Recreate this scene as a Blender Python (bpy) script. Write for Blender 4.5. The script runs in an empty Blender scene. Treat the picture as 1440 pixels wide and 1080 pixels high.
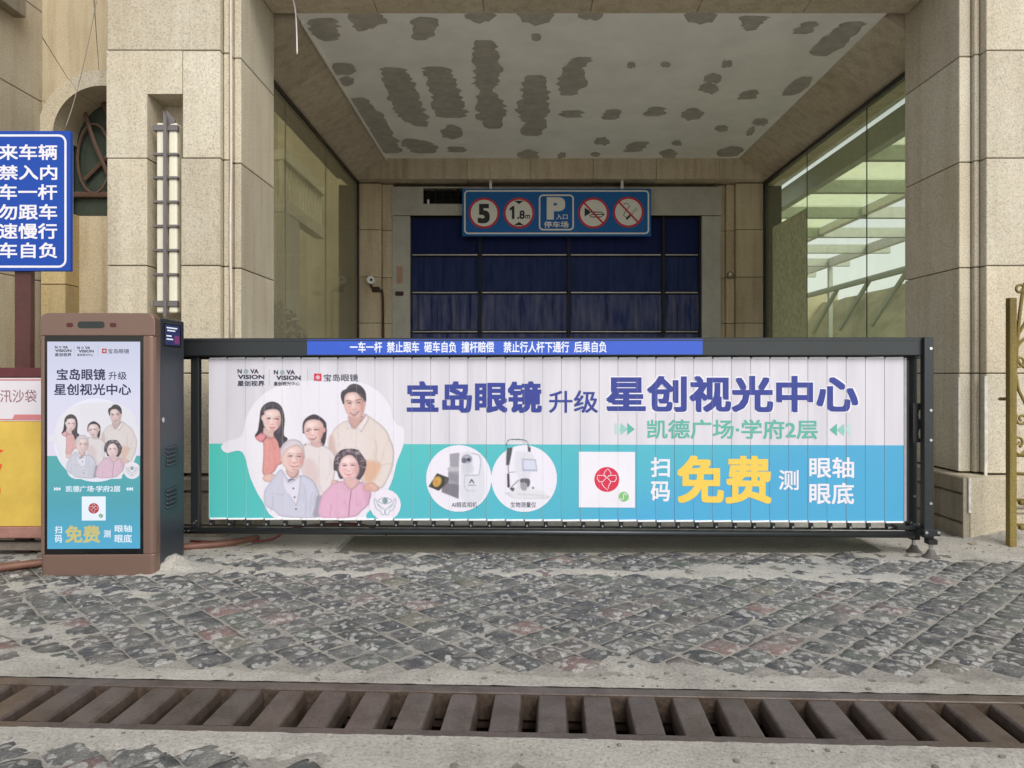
import bpy, bmesh, math, random
import numpy as np
from mathutils import Vector, Matrix, noise as mn
random.seed(7); np.random.seed(7)
D = bpy.data; S = bpy.context.scene; COL = S.collection
R = math.radians
# ------------------------------------------------------------ camera
F = 1050.0; CX = 729.0; CY = 525.0; H = 1.2
cam = D.objects.new('camera', D.cameras.new('camera')); COL.objects.link(cam)
cam.location = (0, 0, H); cam.rotation_euler = (R(90), 0, 0)
cam.data.sensor_width = 36; cam.data.lens = F/1440*36
cam.data.shift_x = -9/1440; cam.data.shift_y = -15/1440
cam.data.clip_end = 500; cam.data.clip_start = 0.05
S.camera = cam
# ------------------------------------------------------------ sky and sun (bright overcast)
W = D.worlds.new('World'); S.world = W; W.use_nodes = True
nt = W.node_tree; bg = nt.nodes['Background']
sky = nt.nodes.new('ShaderNodeTexSky'); sky.sky_type = 'NISHITA'; sky.sun_disc = False
sky.sun_elevation = R(40); sky.sun_rotation = R(155)
sky.air_density = 1.0; sky.dust_density = 1.5; sky.ozone_density = 1.0
hs = nt.nodes.new('ShaderNodeHueSaturation'); hs.inputs['Saturation'].default_value = 0.22
nt.links.new(sky.outputs[0], hs.inputs['Color']); nt.links.new(hs.outputs[0], bg.inputs['Color'])
bg.inputs['Strength'].default_value = 0.13
sd = D.lights.new('sun', 'SUN'); sd.energy = 1.3; sd.angle = R(30); sd.color = (1, 0.955, 0.88)
so = D.objects.new('sun', sd); COL.objects.link(so); so.location = (4, -6, 12)
_el, _az = R(40), R(155)
sdir = Vector((math.sin(_az)*math.cos(_el), math.cos(_az)*math.cos(_el), math.sin(_el)))
so.rotation_euler = sdir.to_track_quat('Z', 'Y').to_euler()
S.view_settings.view_transform = 'Standard'; S.view_settings.look = 'None'
S.view_settings.gamma = 1; S.view_settings.use_curve_mapping = False
S.view_settings.exposure = 0.58
S.render.engine = 'CYCLES'
S.cycles.max_bounces = 10; S.cycles.diffuse_bounces = 6; S.cycles.transparent_max_bounces = 24
# ------------------------------------------------------------ helpers
def lin(c):
    c = [x/255 for x in c]
    return tuple(x/12.92 if x <= .04045 else ((x+.055)/1.055)**2.4 for x in c)
def tag(o, label, cat, group=None, kind=None):
    if label: o['label'] = label
    if cat: o['category'] = cat
    if group: o['group'] = group
    if kind: o['kind'] = kind
    return o
def thing(name, label, cat, loc=(0, 0, 0), rz=0, group=None):
    o = D.objects.new(name, None); COL.objects.link(o)
    o.location = loc; o.rotation_euler = (0, 0, rz); o.empty_display_size = .1
    return tag(o, label, cat, group)
def mbasis(o):
    return Matrix.LocRotScale(o.location, o.rotation_euler, o.scale)
def winv(o):
    m = Matrix.Identity(4)
    while o is not None:
        m = mbasis(o) @ m; o = o.parent
    return m.inverted()
def link(name, me, parent=None, kind=None):
    o = D.objects.new(name, me); COL.objects.link(o)
    if parent is not None: o.parent = parent
    if kind: o['kind'] = kind
    return o
def fin(name, bm, m, parent=None, world=True, smooth=False, kind=None):
    """bmesh -> one mesh object; world=True: vertices are in world space"""
    if parent is not None and world: bmesh.ops.transform(bm, matrix=winv(parent), verts=bm.verts)
    me = D.meshes.new(name); bm.to_mesh(me); bm.free()
    for x in (m if isinstance(m, (list, tuple)) else [m]): me.materials.append(x)
    if smooth: me.polygons.foreach_set('use_smooth', [True]*len(me.polygons))
    return link(name, me, parent, kind)
def B(): return bmesh.new()
def box(bm, x0, x1, y0, y1, z0, z1, bev=0, mi=0, seg=1):
    vs = [bm.verts.new((x, y, z)) for x in (x0, x1) for y in (y0, y1) for z in (z0, z1)]
    fs = [bm.faces.new([vs[i] for i in q]) for q in ((0,1,3,2),(4,6,7,5),(0,4,5,1),(2,3,7,6),(0,2,6,4),(1,5,7,3))]
    for f in fs: f.material_index = mi
    if bev:
        es = list({e for f in fs for e in f.edges})
        r = bmesh.ops.bevel(bm, geom=es, offset=bev, segments=seg, affect='EDGES', profile=.5)
        for f in r['faces']: f.material_index = mi
    return vs
def prism(bm, pts, y0, y1, mi=0, axis='y'):
    """outline pts (x,z) extruded along y"""
    mk = {'y': lambda p, t: (p[0], t, p[1]), 'z': lambda p, t: (p[0], p[1], t), 'x': lambda p, t: (t, p[0], p[1])}[axis]
    a = [bm.verts.new(mk(p, y0)) for p in pts]; b = [bm.verts.new(mk(p, y1)) for p in pts]
    n = len(pts); fs = [bm.faces.new(a), bm.faces.new(b[::-1])]
    for i in range(n): fs.append(bm.faces.new((a[i], b[i], b[(i+1) % n], a[(i+1) % n])))
    for f in fs: f.material_index = mi
    bmesh.ops.recalc_face_normals(bm, faces=fs)
def tube(bm, pts, r, n=8, mi=0):
    pts = [Vector(p) for p in pts]; rings = []
    up = None
    for i, p in enumerate(pts):
        d = (pts[min(i+1, len(pts)-1)] - pts[max(i-1, 0)]).normalized()
        if up is None: up = d.orthogonal().normalized()
        up = (up - d*up.dot(d)).normalized(); s = d.cross(up)
        rr = r[i] if isinstance(r, (list, tuple)) else r
        rings.append([bm.verts.new(p + (up*math.cos(a) + s*math.sin(a))*rr) for a in [2*math.pi*k/n for k in range(n)]])
    for a, b in zip(rings, rings[1:]):
        for k in range(n):
            f = bm.faces.new((a[k], a[(k+1) % n], b[(k+1) % n], b[k])); f.material_index = mi
    for q in (rings[0][::-1], rings[-1]): bm.faces.new(q).material_index = mi
def disc(bm, c, r, ax='y', n=14, t=.004, mi=0):
    d = {'x': (t, 0, 0), 'y': (0, t, 0), 'z': (0, 0, t)}[ax]
    c = Vector(c); d = Vector(d); tube(bm, [c - d/2, c + d/2], r, n, mi)
def spline(p, k=6, closed=True):
    n = len(p); out = []
    rng = range(n) if closed else range(n-1)
    for i in rng:
        g = lambda j: p[j % n] if closed else p[max(0, min(n-1, j))]
        a, b, c, d = g(i-1), g(i), g(i+1), g(i+2)
        for s in range(k):
            t = s/k
            out.append(tuple(.5*((2*b[q]) + (-a[q]+c[q])*t + (2*a[q]-5*b[q]+4*c[q]-d[q])*t*t + (-a[q]+3*b[q]-3*c[q]+d[q])*t**3) for q in range(len(b))))
    if not closed: out.append(tuple(p[-1]))
    return out
def W3(px, py, Z):
    return Vector(((px-CX)*Z/F, Z, H - (py-CY)*Z/F))
def plane_uv(root, px, py, yo=0.0):
    """photograph pixel -> (u, z) on the plane local y=yo of a thing"""
    m = winv(root); o = m @ Vector((0, 0, H)); d = (m.to_3x3() @ Vector(((px-CX)/F, 1, (CY-py)/F)))
    t = (yo - o.y)/d.y; q = o + d*t
    return q.x, q.z
# ------------------------------------------------------------ materials
def newmat(name):
    m = D.materials.new(name); m.use_nodes = True
    n = m.node_tree.nodes; return m, n, m.node_tree.links, n['Principled BSDF']
def N(n, t, **kw):
    x = n.new(t)
    for k, v in kw.items():
        if k in x.inputs: x.inputs[k].default_value = v
        else: setattr(x, k, v)
    return x
def ramp(n, stops, interp='LINEAR'):
    r = n.new('ShaderNodeValToRGB'); r.color_ramp.interpolation = interp
    e = r.color_ramp.elements
    e[0].position, e[0].color = stops[0][0], (*stops[0][1], 1) if len(stops[0][1]) == 3 else stops[0][1]
    e[1].position, e[1].color = stops[-1][0], (*stops[-1][1], 1)
    for p, c in stops[1:-1]:
        q = e.new(p); q.color = (*c, 1)
    return r
def mixc(n, l, fac, a, b, mode='MIX'):
    x = n.new('ShaderNodeMix'); x.data_type = 'RGBA'; x.blend_type = mode
    def put(i, v):
        if isinstance(v, (int, float)): x.inputs[i].default_value = v
        elif isinstance(v, tuple): x.inputs[i].default_value = (*v, 1)
        else: l.new(v, x.inputs[i])
    put(0, fac); put(6, a); put(7, b)
    return x.outputs[2]
def paint(name, c, rough=.5, metal=0, var=.12, sc=14, bump=0, emit=0, coat=0):
    m, n, l, p = newmat(name)
    tc = n.new('ShaderNodeTexCoord'); nz = N(n, 'ShaderNodeTexNoise', Scale=sc, Detail=6.0, Roughness=.6)
    l.new(tc.outputs['Object'], nz.inputs['Vector'])
    a = tuple(x*(1-var) for x in c); b = tuple(min(1, x*(1+var)) for x in c)
    r = ramp(n, [(.3, a), (.7, b)]); l.new(nz.outputs[0], r.inputs[0])
    l.new(r.outputs[0], p.inputs['Base Color'])
    p.inputs['Roughness'].default_value = rough; p.inputs['Metallic'].default_value = metal
    if coat: p.inputs['Coat Weight'].default_value = coat
    if bump:
        bp = N(n, 'ShaderNodeBump', Strength=.6, Distance=bump); l.new(nz.outputs[0], bp.inputs['Height']); l.new(bp.outputs[0], p.inputs['Normal'])
    if emit:
        l.new(r.outputs[0], p.inputs['Emission Color']); p.inputs['Emission Strength'].default_value = emit
        p.inputs['Base Color'].default_value = (.01, .01, .01, 1)
        for k in list(p.inputs['Base Color'].links): l.remove(k)
    return m
def stone(name, base, dark=.55, streak=.3, spec=1.0):
    m, n, l, p = newmat(name)
    g = n.new('ShaderNodeNewGeometry'); oi = n.new('ShaderNodeObjectInfo')
    v = N(n, 'ShaderNodeTexNoise', Scale=95.0, Detail=3.0, Roughness=.8); l.new(g.outputs['Position'], v.inputs['Vector'])
    v2 = N(n, 'ShaderNodeTexVoronoi', Scale=150.0); l.new(g.outputs['Position'], v2.inputs['Vector'])
    big = N(n, 'ShaderNodeTexNoise', Scale=1.6, Detail=7.0, Roughness=.65); l.new(g.outputs['Position'], big.inputs['Vector'])
    mp = N(n, 'ShaderNodeMapping'); mp.inputs['Scale'].default_value = (9, 9, .7); l.new(g.outputs['Position'], mp.inputs['Vector'])
    st = N(n, 'ShaderNodeTexNoise', Scale=1.0, Detail=6.0, Roughness=.6); l.new(mp.outputs[0], st.inputs['Vector'])
    hi = tuple(min(1, x*1.3) for x in base); lo = tuple(x*dark for x in base)
    r = ramp(n, [(.30, lo), (.45, tuple(x*.93 for x in base)), (.56, tuple(x*1.02 for x in base)), (.70, hi)]); l.new(v.outputs[0], r.inputs[0])
    sp = ramp(n, [(.0, (.45, .42, .38)), (.11, (.62, .58, .52)), (.20, (1, 1, 1))]); l.new(v2.outputs['Distance'], sp.inputs[0])
    c = mixc(n, l, .8*spec, r.outputs[0], sp.outputs[0], 'MULTIPLY')
    br = ramp(n, [(.3, (.84, .80, .74)), (.68, (1.0, 1.0, 1.0))]); l.new(big.outputs[0], br.inputs[0])
    c = mixc(n, l, .9, c, br.outputs[0], 'MULTIPLY')
    sr = ramp(n, [(.36, (.62, .57, .50)), (.55, (1, 1, 1))]); l.new(st.outputs[0], sr.inputs[0])
    c = mixc(n, l, streak, c, sr.outputs[0], 'MULTIPLY')
    rr = ramp(n, [(0, (.84, .82, .80)), (.35, (.93, .93, .94)), (.7, (1, .975, .93)), (1, (1, 1, 1))]); l.new(oi.outputs['Random'], rr.inputs[0])
    c = mixc(n, l, 1.0, c, rr.outputs[0], 'MULTIPLY')
    l.new(c, p.inputs['Base Color']); p.inputs['Roughness'].default_value = .72
    bp = N(n, 'ShaderNodeBump', Strength=.35, Distance=.004); l.new(v.outputs[0], bp.inputs['Height']); l.new(bp.outputs[0], p.inputs['Normal'])
    return m
def concrete(name, base, sc=3.0, gravel=.5, speck=(.25, .24, .22), bump=.01):
    m, n, l, p = newmat(name)
    g = n.new('ShaderNodeNewGeometry')
    a = N(n, 'ShaderNodeTexNoise', Scale=sc, Detail=10.0, Roughness=.7); l.new(g.outputs['Position'], a.inputs['Vector'])
    b = N(n, 'ShaderNodeTexNoise', Scale=70.0, Detail=6.0, Roughness=.8); l.new(g.outputs['Position'], b.inputs['Vector'])
    v = N(n, 'ShaderNodeTexVoronoi', Scale=38.0); v.inputs['Randomness'].default_value = 1; l.new(g.outputs['Position'], v.inputs['Vector'])
    r = ramp(n, [(.25, tuple(x*.62 for x in base)), (.5, base), (.75, tuple(min(1, x*1.22) for x in base))]); l.new(a.outputs[0], r.inputs[0])
    f = ramp(n, [(.34, (.36, .35, .33)), (.47, (.88, .88, .87)), (.55, (1, 1, 1)), (.68, (1.3, 1.3, 1.28))]); l.new(b.outputs[0], f.inputs[0])
    c = mixc(n, l, .85, r.outputs[0], f.outputs[0], 'MULTIPLY')
    vr = ramp(n, [(.08, (1, 1, 1)), (.16, (0, 0, 0))]); l.new(v.outputs['Distance'], vr.inputs[0])
    gt = N(n, 'ShaderNodeMath', operation='GREATER_THAN'); gt.inputs[1].default_value = .80
    sx = n.new('ShaderNodeSeparateColor'); l.new(v.outputs['Color'], sx.inputs[0]); l.new(sx.outputs[0], gt.inputs[0])
    mm = N(n, 'ShaderNodeMath', operation='MULTIPLY'); l.new(vr.outputs[0], mm.inputs[0]); l.new(gt.outputs[0], mm.inputs[1])
    m2 = N(n, 'ShaderNodeMath', operation='MULTIPLY'); l.new(mm.outputs[0], m2.inputs[0]); m2.inputs[1].default_value = gravel
    c = mixc(n, l, m2.outputs[0], c, speck)
    l.new(c, p.inputs['Base Color']); p.inputs['Roughness'].default_value = .9
    ad = N(n, 'ShaderNodeMath', operation='ADD'); l.new(a.outputs[0], ad.inputs[0]); l.new(b.outputs[0], ad.inputs[1])
    bp = N(n, 'ShaderNodeBump', Strength=1.0, Distance=bump); l.new(ad.outputs[0], bp.inputs['Height']); l.new(bp.outputs[0], p.inputs['Normal'])
    return m
def settmat(name, attr=False):
    m, n, l, p = newmat(name)
    g = n.new('ShaderNodeNewGeometry')
    if attr: rnd = N(n, 'ShaderNodeAttribute', attribute_name='tint').outputs['Fac']
    else: rnd = n.new('ShaderNodeObjectInfo').outputs['Random']
    r = ramp(n, [(0, (.075, .080, .082)), (.22, (.11, .115, .113)), (.40, (.068, .070, .078)), (.55, (.105, .118, .102)),
                 (.68, (.070, .072, .080)), (.78, (.11, .10, .095)), (.86, (.06, .065, .065)), (.925, (.21, .135, .125)), (.96, (.16, .115, .11)), (.985, (.17, .16, .12))], 'CONSTANT')
    l.new(rnd, r.inputs[0])
    wob = N(n, 'ShaderNodeTexNoise', Scale=24.0, Detail=3.0); l.new(g.outputs['Position'], wob.inputs['Vector'])
    wv = mixc(n, l, .06, g.outputs['Position'], wob.outputs['Color'], 'ADD')
    a = N(n, 'ShaderNodeTexVoronoi', Scale=27.0, feature='SMOOTH_F1'); a.inputs['Smoothness'].default_value = .35; a.inputs['Randomness'].default_value = 1; l.new(wv, a.inputs['Vector'])
    sx = n.new('ShaderNodeSeparateColor'); l.new(a.outputs['Color'], sx.inputs[0])
    th = N(n, 'ShaderNodeMath', operation='MULTIPLY_ADD'); l.new(sx.outputs[0], th.inputs[0]); th.inputs[1].default_value = .85; th.inputs[2].default_value = -.05
    df = N(n, 'ShaderNodeMath', operation='SUBTRACT'); l.new(th.outputs[0], df.inputs[0]); l.new(a.outputs['Distance'], df.inputs[1])
    mk = ramp(n, [(.0, (0, 0, 0)), (.16, (1, 1, 1))]); l.new(df.outputs[0], mk.inputs[0])
    big = N(n, 'ShaderNodeTexNoise', Scale=1.5, Detail=5.0, Roughness=.6); l.new(g.outputs['Position'], big.inputs['Vector'])
    bk = ramp(n, [(.36, (.62, .62, .62)), (.62, (1, 1, 1))]); l.new(big.outputs[0], bk.inputs[0])
    ml = N(n, 'ShaderNodeMath', operation='MULTIPLY'); l.new(mk.outputs[0], ml.inputs[0]); l.new(bk.outputs[0], ml.inputs[1])
    fn = N(n, 'ShaderNodeTexNoise', Scale=110.0, Detail=6.0, Roughness=.8); l.new(g.outputs['Position'], fn.inputs['Vector'])
    fr = ramp(n, [(.34, (.30, .30, .30)), (.5, (.9, .9, .9)), (.66, (1.6, 1.6, 1.6))]); l.new(fn.outputs[0], fr.inputs[0])
    hz = N(n, 'ShaderNodeTexNoise', Scale=9.0, Detail=9.0, Roughness=.75); l.new(g.outputs['Position'], hz.inputs['Vector'])
    hr = ramp(n, [(.44, (.02, .02, .02)), (.60, (.55, .55, .55)), (.74, (.9, .9, .9))]); l.new(hz.outputs[0], hr.inputs[0])
    c = mixc(n, l, hr.outputs[0], r.outputs[0], (.30, .285, .26))
    c = mixc(n, l, ml.outputs[0], c, (.43, .42, .40))
    c = mixc(n, l, .85, c, fr.outputs[0], 'MULTIPLY')
    l.new(c, p.inputs['Base Color']); p.inputs['Roughness'].default_value = .62
    ad = N(n, 'ShaderNodeMath', operation='ADD'); l.new(wob.outputs[0], ad.inputs[0]); l.new(fn.outputs[0], ad.inputs[1])
    bp = N(n, 'ShaderNodeBump', Strength=.8, Distance=.010); l.new(ad.outputs[0], bp.inputs['Height']); l.new(bp.outputs[0], p.inputs['Normal'])
    return m
def glassmat(name, tint, refl=.5, alpha=.12, dust=(.5, .55, .45), rough=.02):
    """clear float glass with a green body tint, a dusty film and a mirror coat"""
    m, n, l, p = newmat(name); n.remove(p)
    out = n['Material Output']
    tr = n.new('ShaderNodeBsdfTransparent'); tr.inputs[0].default_value = (*tint, 1)
    gl = n.new('ShaderNodeBsdfGlossy'); gl.inputs['Roughness'].default_value = rough
    df = n.new('ShaderNodeBsdfDiffuse'); df.inputs[0].default_value = (*dust, 1)
    fr = N(n, 'ShaderNodeFresnel', IOR=1.5)
    mu = N(n, 'ShaderNodeMath', operation='MULTIPLY'); l.new(fr.outputs[0], mu.inputs[0]); mu.inputs[1].default_value = refl
    g = n.new('ShaderNodeNewGeometry'); mp = n.new('ShaderNodeMapping'); mp.inputs['Scale'].default_value = (3, 3, .8); l.new(g.outputs['Position'], mp.inputs[0])
    nz = N(n, 'ShaderNodeTexNoise', Scale=2.0, Detail=9.0, Roughness=.7); l.new(mp.outputs[0], nz.inputs['Vector'])
    rr = ramp(n, [(.3, (alpha*.78,)*3), (.7, (alpha*1.2,)*3)]); l.new(nz.outputs[0], rr.inputs[0])
    a = n.new('ShaderNodeMixShader'); l.new(rr.outputs[0], a.inputs[0]); l.new(tr.outputs[0], a.inputs[1]); l.new(df.outputs[0], a.inputs[2])
    b = n.new('ShaderNodeMixShader'); l.new(mu.outputs[0], b.inputs[0]); l.new(a.outputs[0], b.inputs[1]); l.new(gl.outputs[0], b.inputs[2])
    l.new(b.outputs[0], out.inputs[0]); return m
M_stone = stone('granite_buff', (.635, .585, .47), dark=.38)
M_stone_in = stone('granite_inner', (.62, .53, .37), streak=.5)
M_stone_y = stone('stone_pale_yellow', (.60, .49, .27), spec=.3)
M_plinth = stone('granite_plinth', (.33, .30, .24), streak=.6)
M_core = paint('joint_mortar', (.05, .042, .035), .95)
M_conc = concrete('cement_pale', (.48, .455, .41), sc=2.5, gravel=.7, speck=(.14, .14, .14))
M_floor = concrete('cement_floor', (.27, .255, .22), sc=1.6, gravel=.5, speck=(.12, .12, .11))
M_mortar = concrete('paving_mortar', (.36, .34, .305), sc=4, gravel=.25)
M_sett = settmat('granite_sett'); M_settA = settmat('granite_sett_far', True)
M_ceil = paint('ceiling_render', (.86, .85, .81), .9, var=.07, sc=2.5, bump=.002)
M_bare = paint('bare_plaster', (.43, .40, .355), .95, var=.16, sc=9)
M_beam = stone('beam_stone', (.62, .54, .42), spec=.4, streak=.5)
M_char = paint('charcoal_metal', (.045, .05, .052), .32, .6, var=.06, sc=3)
M_char2 = paint('slate_enamel', (.038, .046, .058), .42, .2, var=.06, sc=3)
M_black = paint('black_plastic', (.012, .012, .013), .35)
M_bez = paint('black_glass_bezel', (.006, .006, .007), .08)
M_bronze = paint('bronze_enamel', (.20, .125, .098), .38, .35, var=.05, sc=4)
M_steel = paint('bright_steel', (.62, .62, .62), .25, .9)
M_white = paint('white_enamel', (.80, .80, .80), .45, var=.04)
M_rust = stone('grate_iron', (.145, .115, .102), dark=.5, streak=.85, spec=.35)
M_rust.node_tree.nodes['Principled BSDF'].inputs['Metallic'].default_value = .35; M_rust.node_tree.nodes['Principled BSDF'].inputs['Roughness'].default_value = .40
M_rust2 = paint('trench_rust', (.055, .032, .022), .9, var=.5, sc=20, bump=.004)
M_dark = paint('dark_void', (.008, .008, .008), .95)
# ------------------------------------------------------------ ground
GA = R(-2.55)          # the grate lies a touch askew
gm = Matrix.Translation((0, 2.835, 0)) @ Matrix.Rotation(GA, 4, 'Z')   # local y=0: far edge of grate frame; frame reaches y=-0.40
GW = .405; GX = 3.3
bm = B()
def quad(bm, pts, m=None):
    f = bm.faces.new([bm.verts.new((m @ Vector(p)) if m else p) for p in pts]); return f
E = 120
outer = [(-E, -E, 0), (E, -E, 0), (E, E, 0), (-E, E, 0)]
inner = [gm @ Vector(p) for p in ((-GX, -GW, 0), (GX, -GW, 0), (GX, 0, 0), (-GX, 0, 0))]
ov = [bm.verts.new(p) for p in outer]; iv = [bm.verts.new(p) for p in inner]
for i in range(4): bm.faces.new((ov[i], ov[(i+1) % 4], iv[(i+1) % 4], iv[i]))
fin('ground', bm, concrete('street_concrete', (.45, .435, .40), sc=.8, gravel=.5, speck=(.14, .14, .13)), kind='structure')
bm = B(); bm.faces.new([bm.verts.new(p) for p in ((-6, 5.48, .004), (7, 5.48, .004), (7, 24, .004), (-6, 24, .004))]); fin('passage_floor', bm, concrete('bounce_concrete', (.62, .60, .55), sc=1.2, gravel=.3), kind='structure')  # unseen floor sheet, added pale to bounce light onto the ceiling
bm = B(); bm.faces.new([bm.verts.new(p) for p in ((-1.2, 4.98, .008), (3.0, 4.98, .008), (3.2, 5.47, .008), (-1.2, 5.47, .008))]); fin('shaded_slab', bm, concrete('shaded_concrete', (.15, .145, .115), sc=2.2, gravel=.4), kind='structure')  # olive floor strip under the barrier, its shade painted into the colour
# mortar bed of the paving (a slab with real thickness edge)
bm = B()
PV = [(-4.2, 2.87), (4.2, 2.60), (4.4, 4.95), (-4.4, 4.95)]
def line_y(x): return 2.835 + x*math.tan(GA)
bm.faces.new([bm.verts.new(p) for p in ((-4.3, line_y(-4.3)+.02, .004), (4.3, line_y(4.3)+.02, .004), (4.3, 5.0, .004), (-4.3, 5.0, .004))])
bm.faces.new([bm.verts.new(p) for p in ((-4.3, 0.8, .004), (4.3, 0.8, .004), (4.3, line_y(4.3)-GW-.01, .004), (-4.3, line_y(-4.3)-GW-.01, .004))])
bed = fin('pavement', bm, M_mortar, kind='structure')
# ------------------------------------------------------------ setts
def sett_bm(seed, s=.1445, t=.05):
    rs = random.Random(seed); bm = B(); n = 4
    g = [[None]*(n+1) for _ in range(n+1)]
    for i in range(n+1):
        for j in range(n+1):
            u, v = i/n-.5, j/n-.5
            e = max(abs(u), abs(v))*2
            k = 1 - .045*(abs(u*v)*4)**2
            jx = rs.uniform(-.0025, .0025); jy = rs.uniform(-.0025, .0025)
            z = .0095 + .004*(1-e**3) + rs.uniform(-.0022, .0022) - (.004 if e > .99 else 0)
            g[i][j] = bm.verts.new((u*s*k+jx, v*s*k+jy, z))
    for i in range(n):
        for j in range(n):
            bm.faces.new((g[i][j], g[i+1][j], g[i+1][j+1], g[i][j+1]))
    bd = [g[i][0] for i in range(n)] + [g[n][j] for j in range(n)] + [g[i][n] for i in range(n, 0, -1)] + [g[0][j] for j in range(n, 0, -1)]
    lo = [bm.verts.new((v.co.x*1.03, v.co.y*1.03, -.02)) for v in bd]
    for k in range(len(bd)):
        k2 = (k+1) % len(bd); bm.faces.new((bd[k], lo[k], lo[k2], bd[k2]))
    bmesh.ops.recalc_face_normals(bm, faces=bm.faces)
    return bm
sett_me = []
for k in range(10):
    b = sett_bm(k); me = D.meshes.new('sett'); b.to_mesh(me); b.free(); me.materials.append(M_sett); sett_me.append(me)
    me.polygons.foreach_set('use_smooth', [True]*len(me.polygons))
cells = []
P = .1535
for i in range(-60, 60):
    for j in range(-60, 60):
        x = (i-j)*P*math.sqrt(.5) + .015; y = (i+j)*P*math.sqrt(.5) + 3.055 + .02
        # the whole pattern is turned a little with the grate
        X = x*math.cos(GA*.6) - (y-3)*math.sin(GA*.6); Y = 3 + x*math.sin(GA*.6) + (y-3)*math.cos(GA*.6)
        if Y > 4.97 or Y < 1.9: continue
        ly = line_y(X)
        if ly-GW-.13 < Y < ly+.175: continue
        if abs(X) > .70*Y+.25: continue
        cells.append((Y, X))
cells.sort()
for q, (Y, X) in enumerate(cells[:300]):
    o = D.objects.new('sett', sett_me[random.randrange(10)]); COL.objects.link(o); o.parent = bed
    o.location = (X+random.uniform(-.003, .003), Y+random.uniform(-.003, .003), random.uniform(-.003, .003))
    o.rotation_euler = (R(random.uniform(-.8, .8)), R(random.uniform(-.8, .8)), R(45) + GA*.6 + R(random.choice((0, 90, 180, 270)) + random.uniform(-1.5, 1.5)))
if cells[300:]:
    bm = B(); lay = bm.faces.layers.float.new('tint')
    for q, (Y, X) in enumerate(cells[300:]):
        b = sett_bm(q % 10); mt = Matrix.Translation((X, Y, random.uniform(-.003, .003))) @ Matrix.Rotation(R(45)+GA*.6+R(random.uniform(-1.5, 1.5)), 4, 'Z')
        tv = random.random(); mp_ = {v: bm.verts.new(mt @ v.co) for v in b.verts}
        for f in b.faces: bm.faces.new([mp_[v] for v in f.verts])[lay] = tv
        b.free()
    fin('sett', bm, M_settA, bed, kind='stuff', smooth=True)
# ------------------------------------------------------------ cement smeared over the setts: one height field
def g2(px, py):   # pixel on the ground -> (x, y)
    Z = F*H/(py-CY); return (px-CX)*Z/F, Z
def seg_d(x, y, a, b):
    ax, ay = a; bx, by = b; dx, dy = bx-ax, by-ay
    t = max(0, min(1, ((x-ax)*dx+(y-ay)*dy)/(dx*dx+dy*dy+1e-9)))
    return math.hypot(x-ax-t*dx, y-ay-t*dy)
bands = [(g2(215, 806), g2(300, 800), .085, .016), (g2(300, 801), g2(500, 808), .07, .014), (g2(500, 808), g2(600, 800), .05, .0125),
         (g2(560, 800), g2(606, 772), .035, .013), (g2(690, 806), g2(860, 806), .06, .013), (g2(860, 808), g2(1250, 815), .10, .0135),
         (g2(1000, 800), g2(1180, 803), .10, .0135), (g2(1130, 775), g2(1180, 815), .03, .013),
         (g2(1300, 778), g2(1440, 782), .16, .02), (g2(0, 880), g2(90, 900), .10, .010), (g2(0, 925), g2(60, 945), .14, .012),
         (g2(20, 825), g2(200, 840), .10, .0105), (g2(870, 935), g2(940, 955), .07, .013), (g2(930, 945), g2(990, 950), .06, .0125)]
def smear_h(x, y):
    nz = mn.fractal(Vector((x*3.1, y*3.1, 1.3)), .7, 2.1, 5)*.9; nf = mn.fractal(Vector((x*16, y*16, 4)), .7, 2.1, 4)
    h = -.03
    ly = line_y(x); d = y - ly
    if d >= -.01:
        h = max(h, .0135 + .0025*nf - max(0, d - .115 - .05*nz - .03*nf)*.35)
    d2 = (ly-GW) - y
    if d2 >= -.01:
        c = .09 + .09*mn.noise(Vector((x*1.7+3, 7, 0))) + .05*nf
        if x > .7: c = .10 + .05*nf + .08*mn.noise(Vector((x*1.7, 7, 0)))
        if -0.6 < x < 1.0: c += .35
        h = max(h, .0145 + .003*nf - max(0, d2 - c)*.28)
    for a, b_, w, hh in bands:
        dd = seg_d(x, y, a, b_)
        h = max(h, hh + .0025*nf - max(0, dd - w*.75 - w*.7*nz - .03*nf)*.30)
    # beyond the last setts
    h = max(h, .013 + .002*nf - max(0, 4.80 + .10*nz + .07*nf - y + (.20 if x > -1.0 else 0) + (-.25 if x > 2.2 else 0))*.25)
    if -1.25 < x < 2.45 and y > 4.95: h -= .02 + max(0, y-4.95)*.4
    # mounds
    mx, my = g2(240, 800); h = max(h, .075*math.exp(-((x-mx)/.13)**2 - ((y-my)/.13)**2)*(1+.5*nf))
    mx, my = g2(1420, 757); 
    if y < 5.3 or x > 2.9: h = max(h, .10*math.exp(-((x-3.75)/.42)**2 - ((y-5.35)/.24)**2)*(1+.35*nf) + .0)
    return h
bm = B(); st = GW/21; nx = int(8.6/st); y0s, y1s = -45*st, 2.75; ny = int((y1s-y0s)/st)
vv = {}
def gv(i, j):
    k = (i, j)
    if k not in vv:
        p = gm @ Vector((-4.3+i*st, y0s+j*st, 0)); h = smear_h(p.x, p.y); vv[k] = (p.x, p.y, h)
    return vv[k]
made = {}
def mv(k):
    if k not in made: made[k] = bm.verts.new(vv[k])
    return made[k]
for i in range(nx):
    for j in range(ny):
        x, y = gv(i, j)[:2]
        if abs(x) > .70*y+.25: continue
        if -45+j >= -21 and -45+j < 0: continue
        ks = [(i, j), (i+1, j), (i+1, j+1), (i, j+1)]
        if max(gv(*k)[2] for k in ks) < .001: continue
        bm.faces.new([mv(k) for k in ks])
fin('cement_smear', bm, M_conc, kind='structure', smooth=True)
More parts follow.
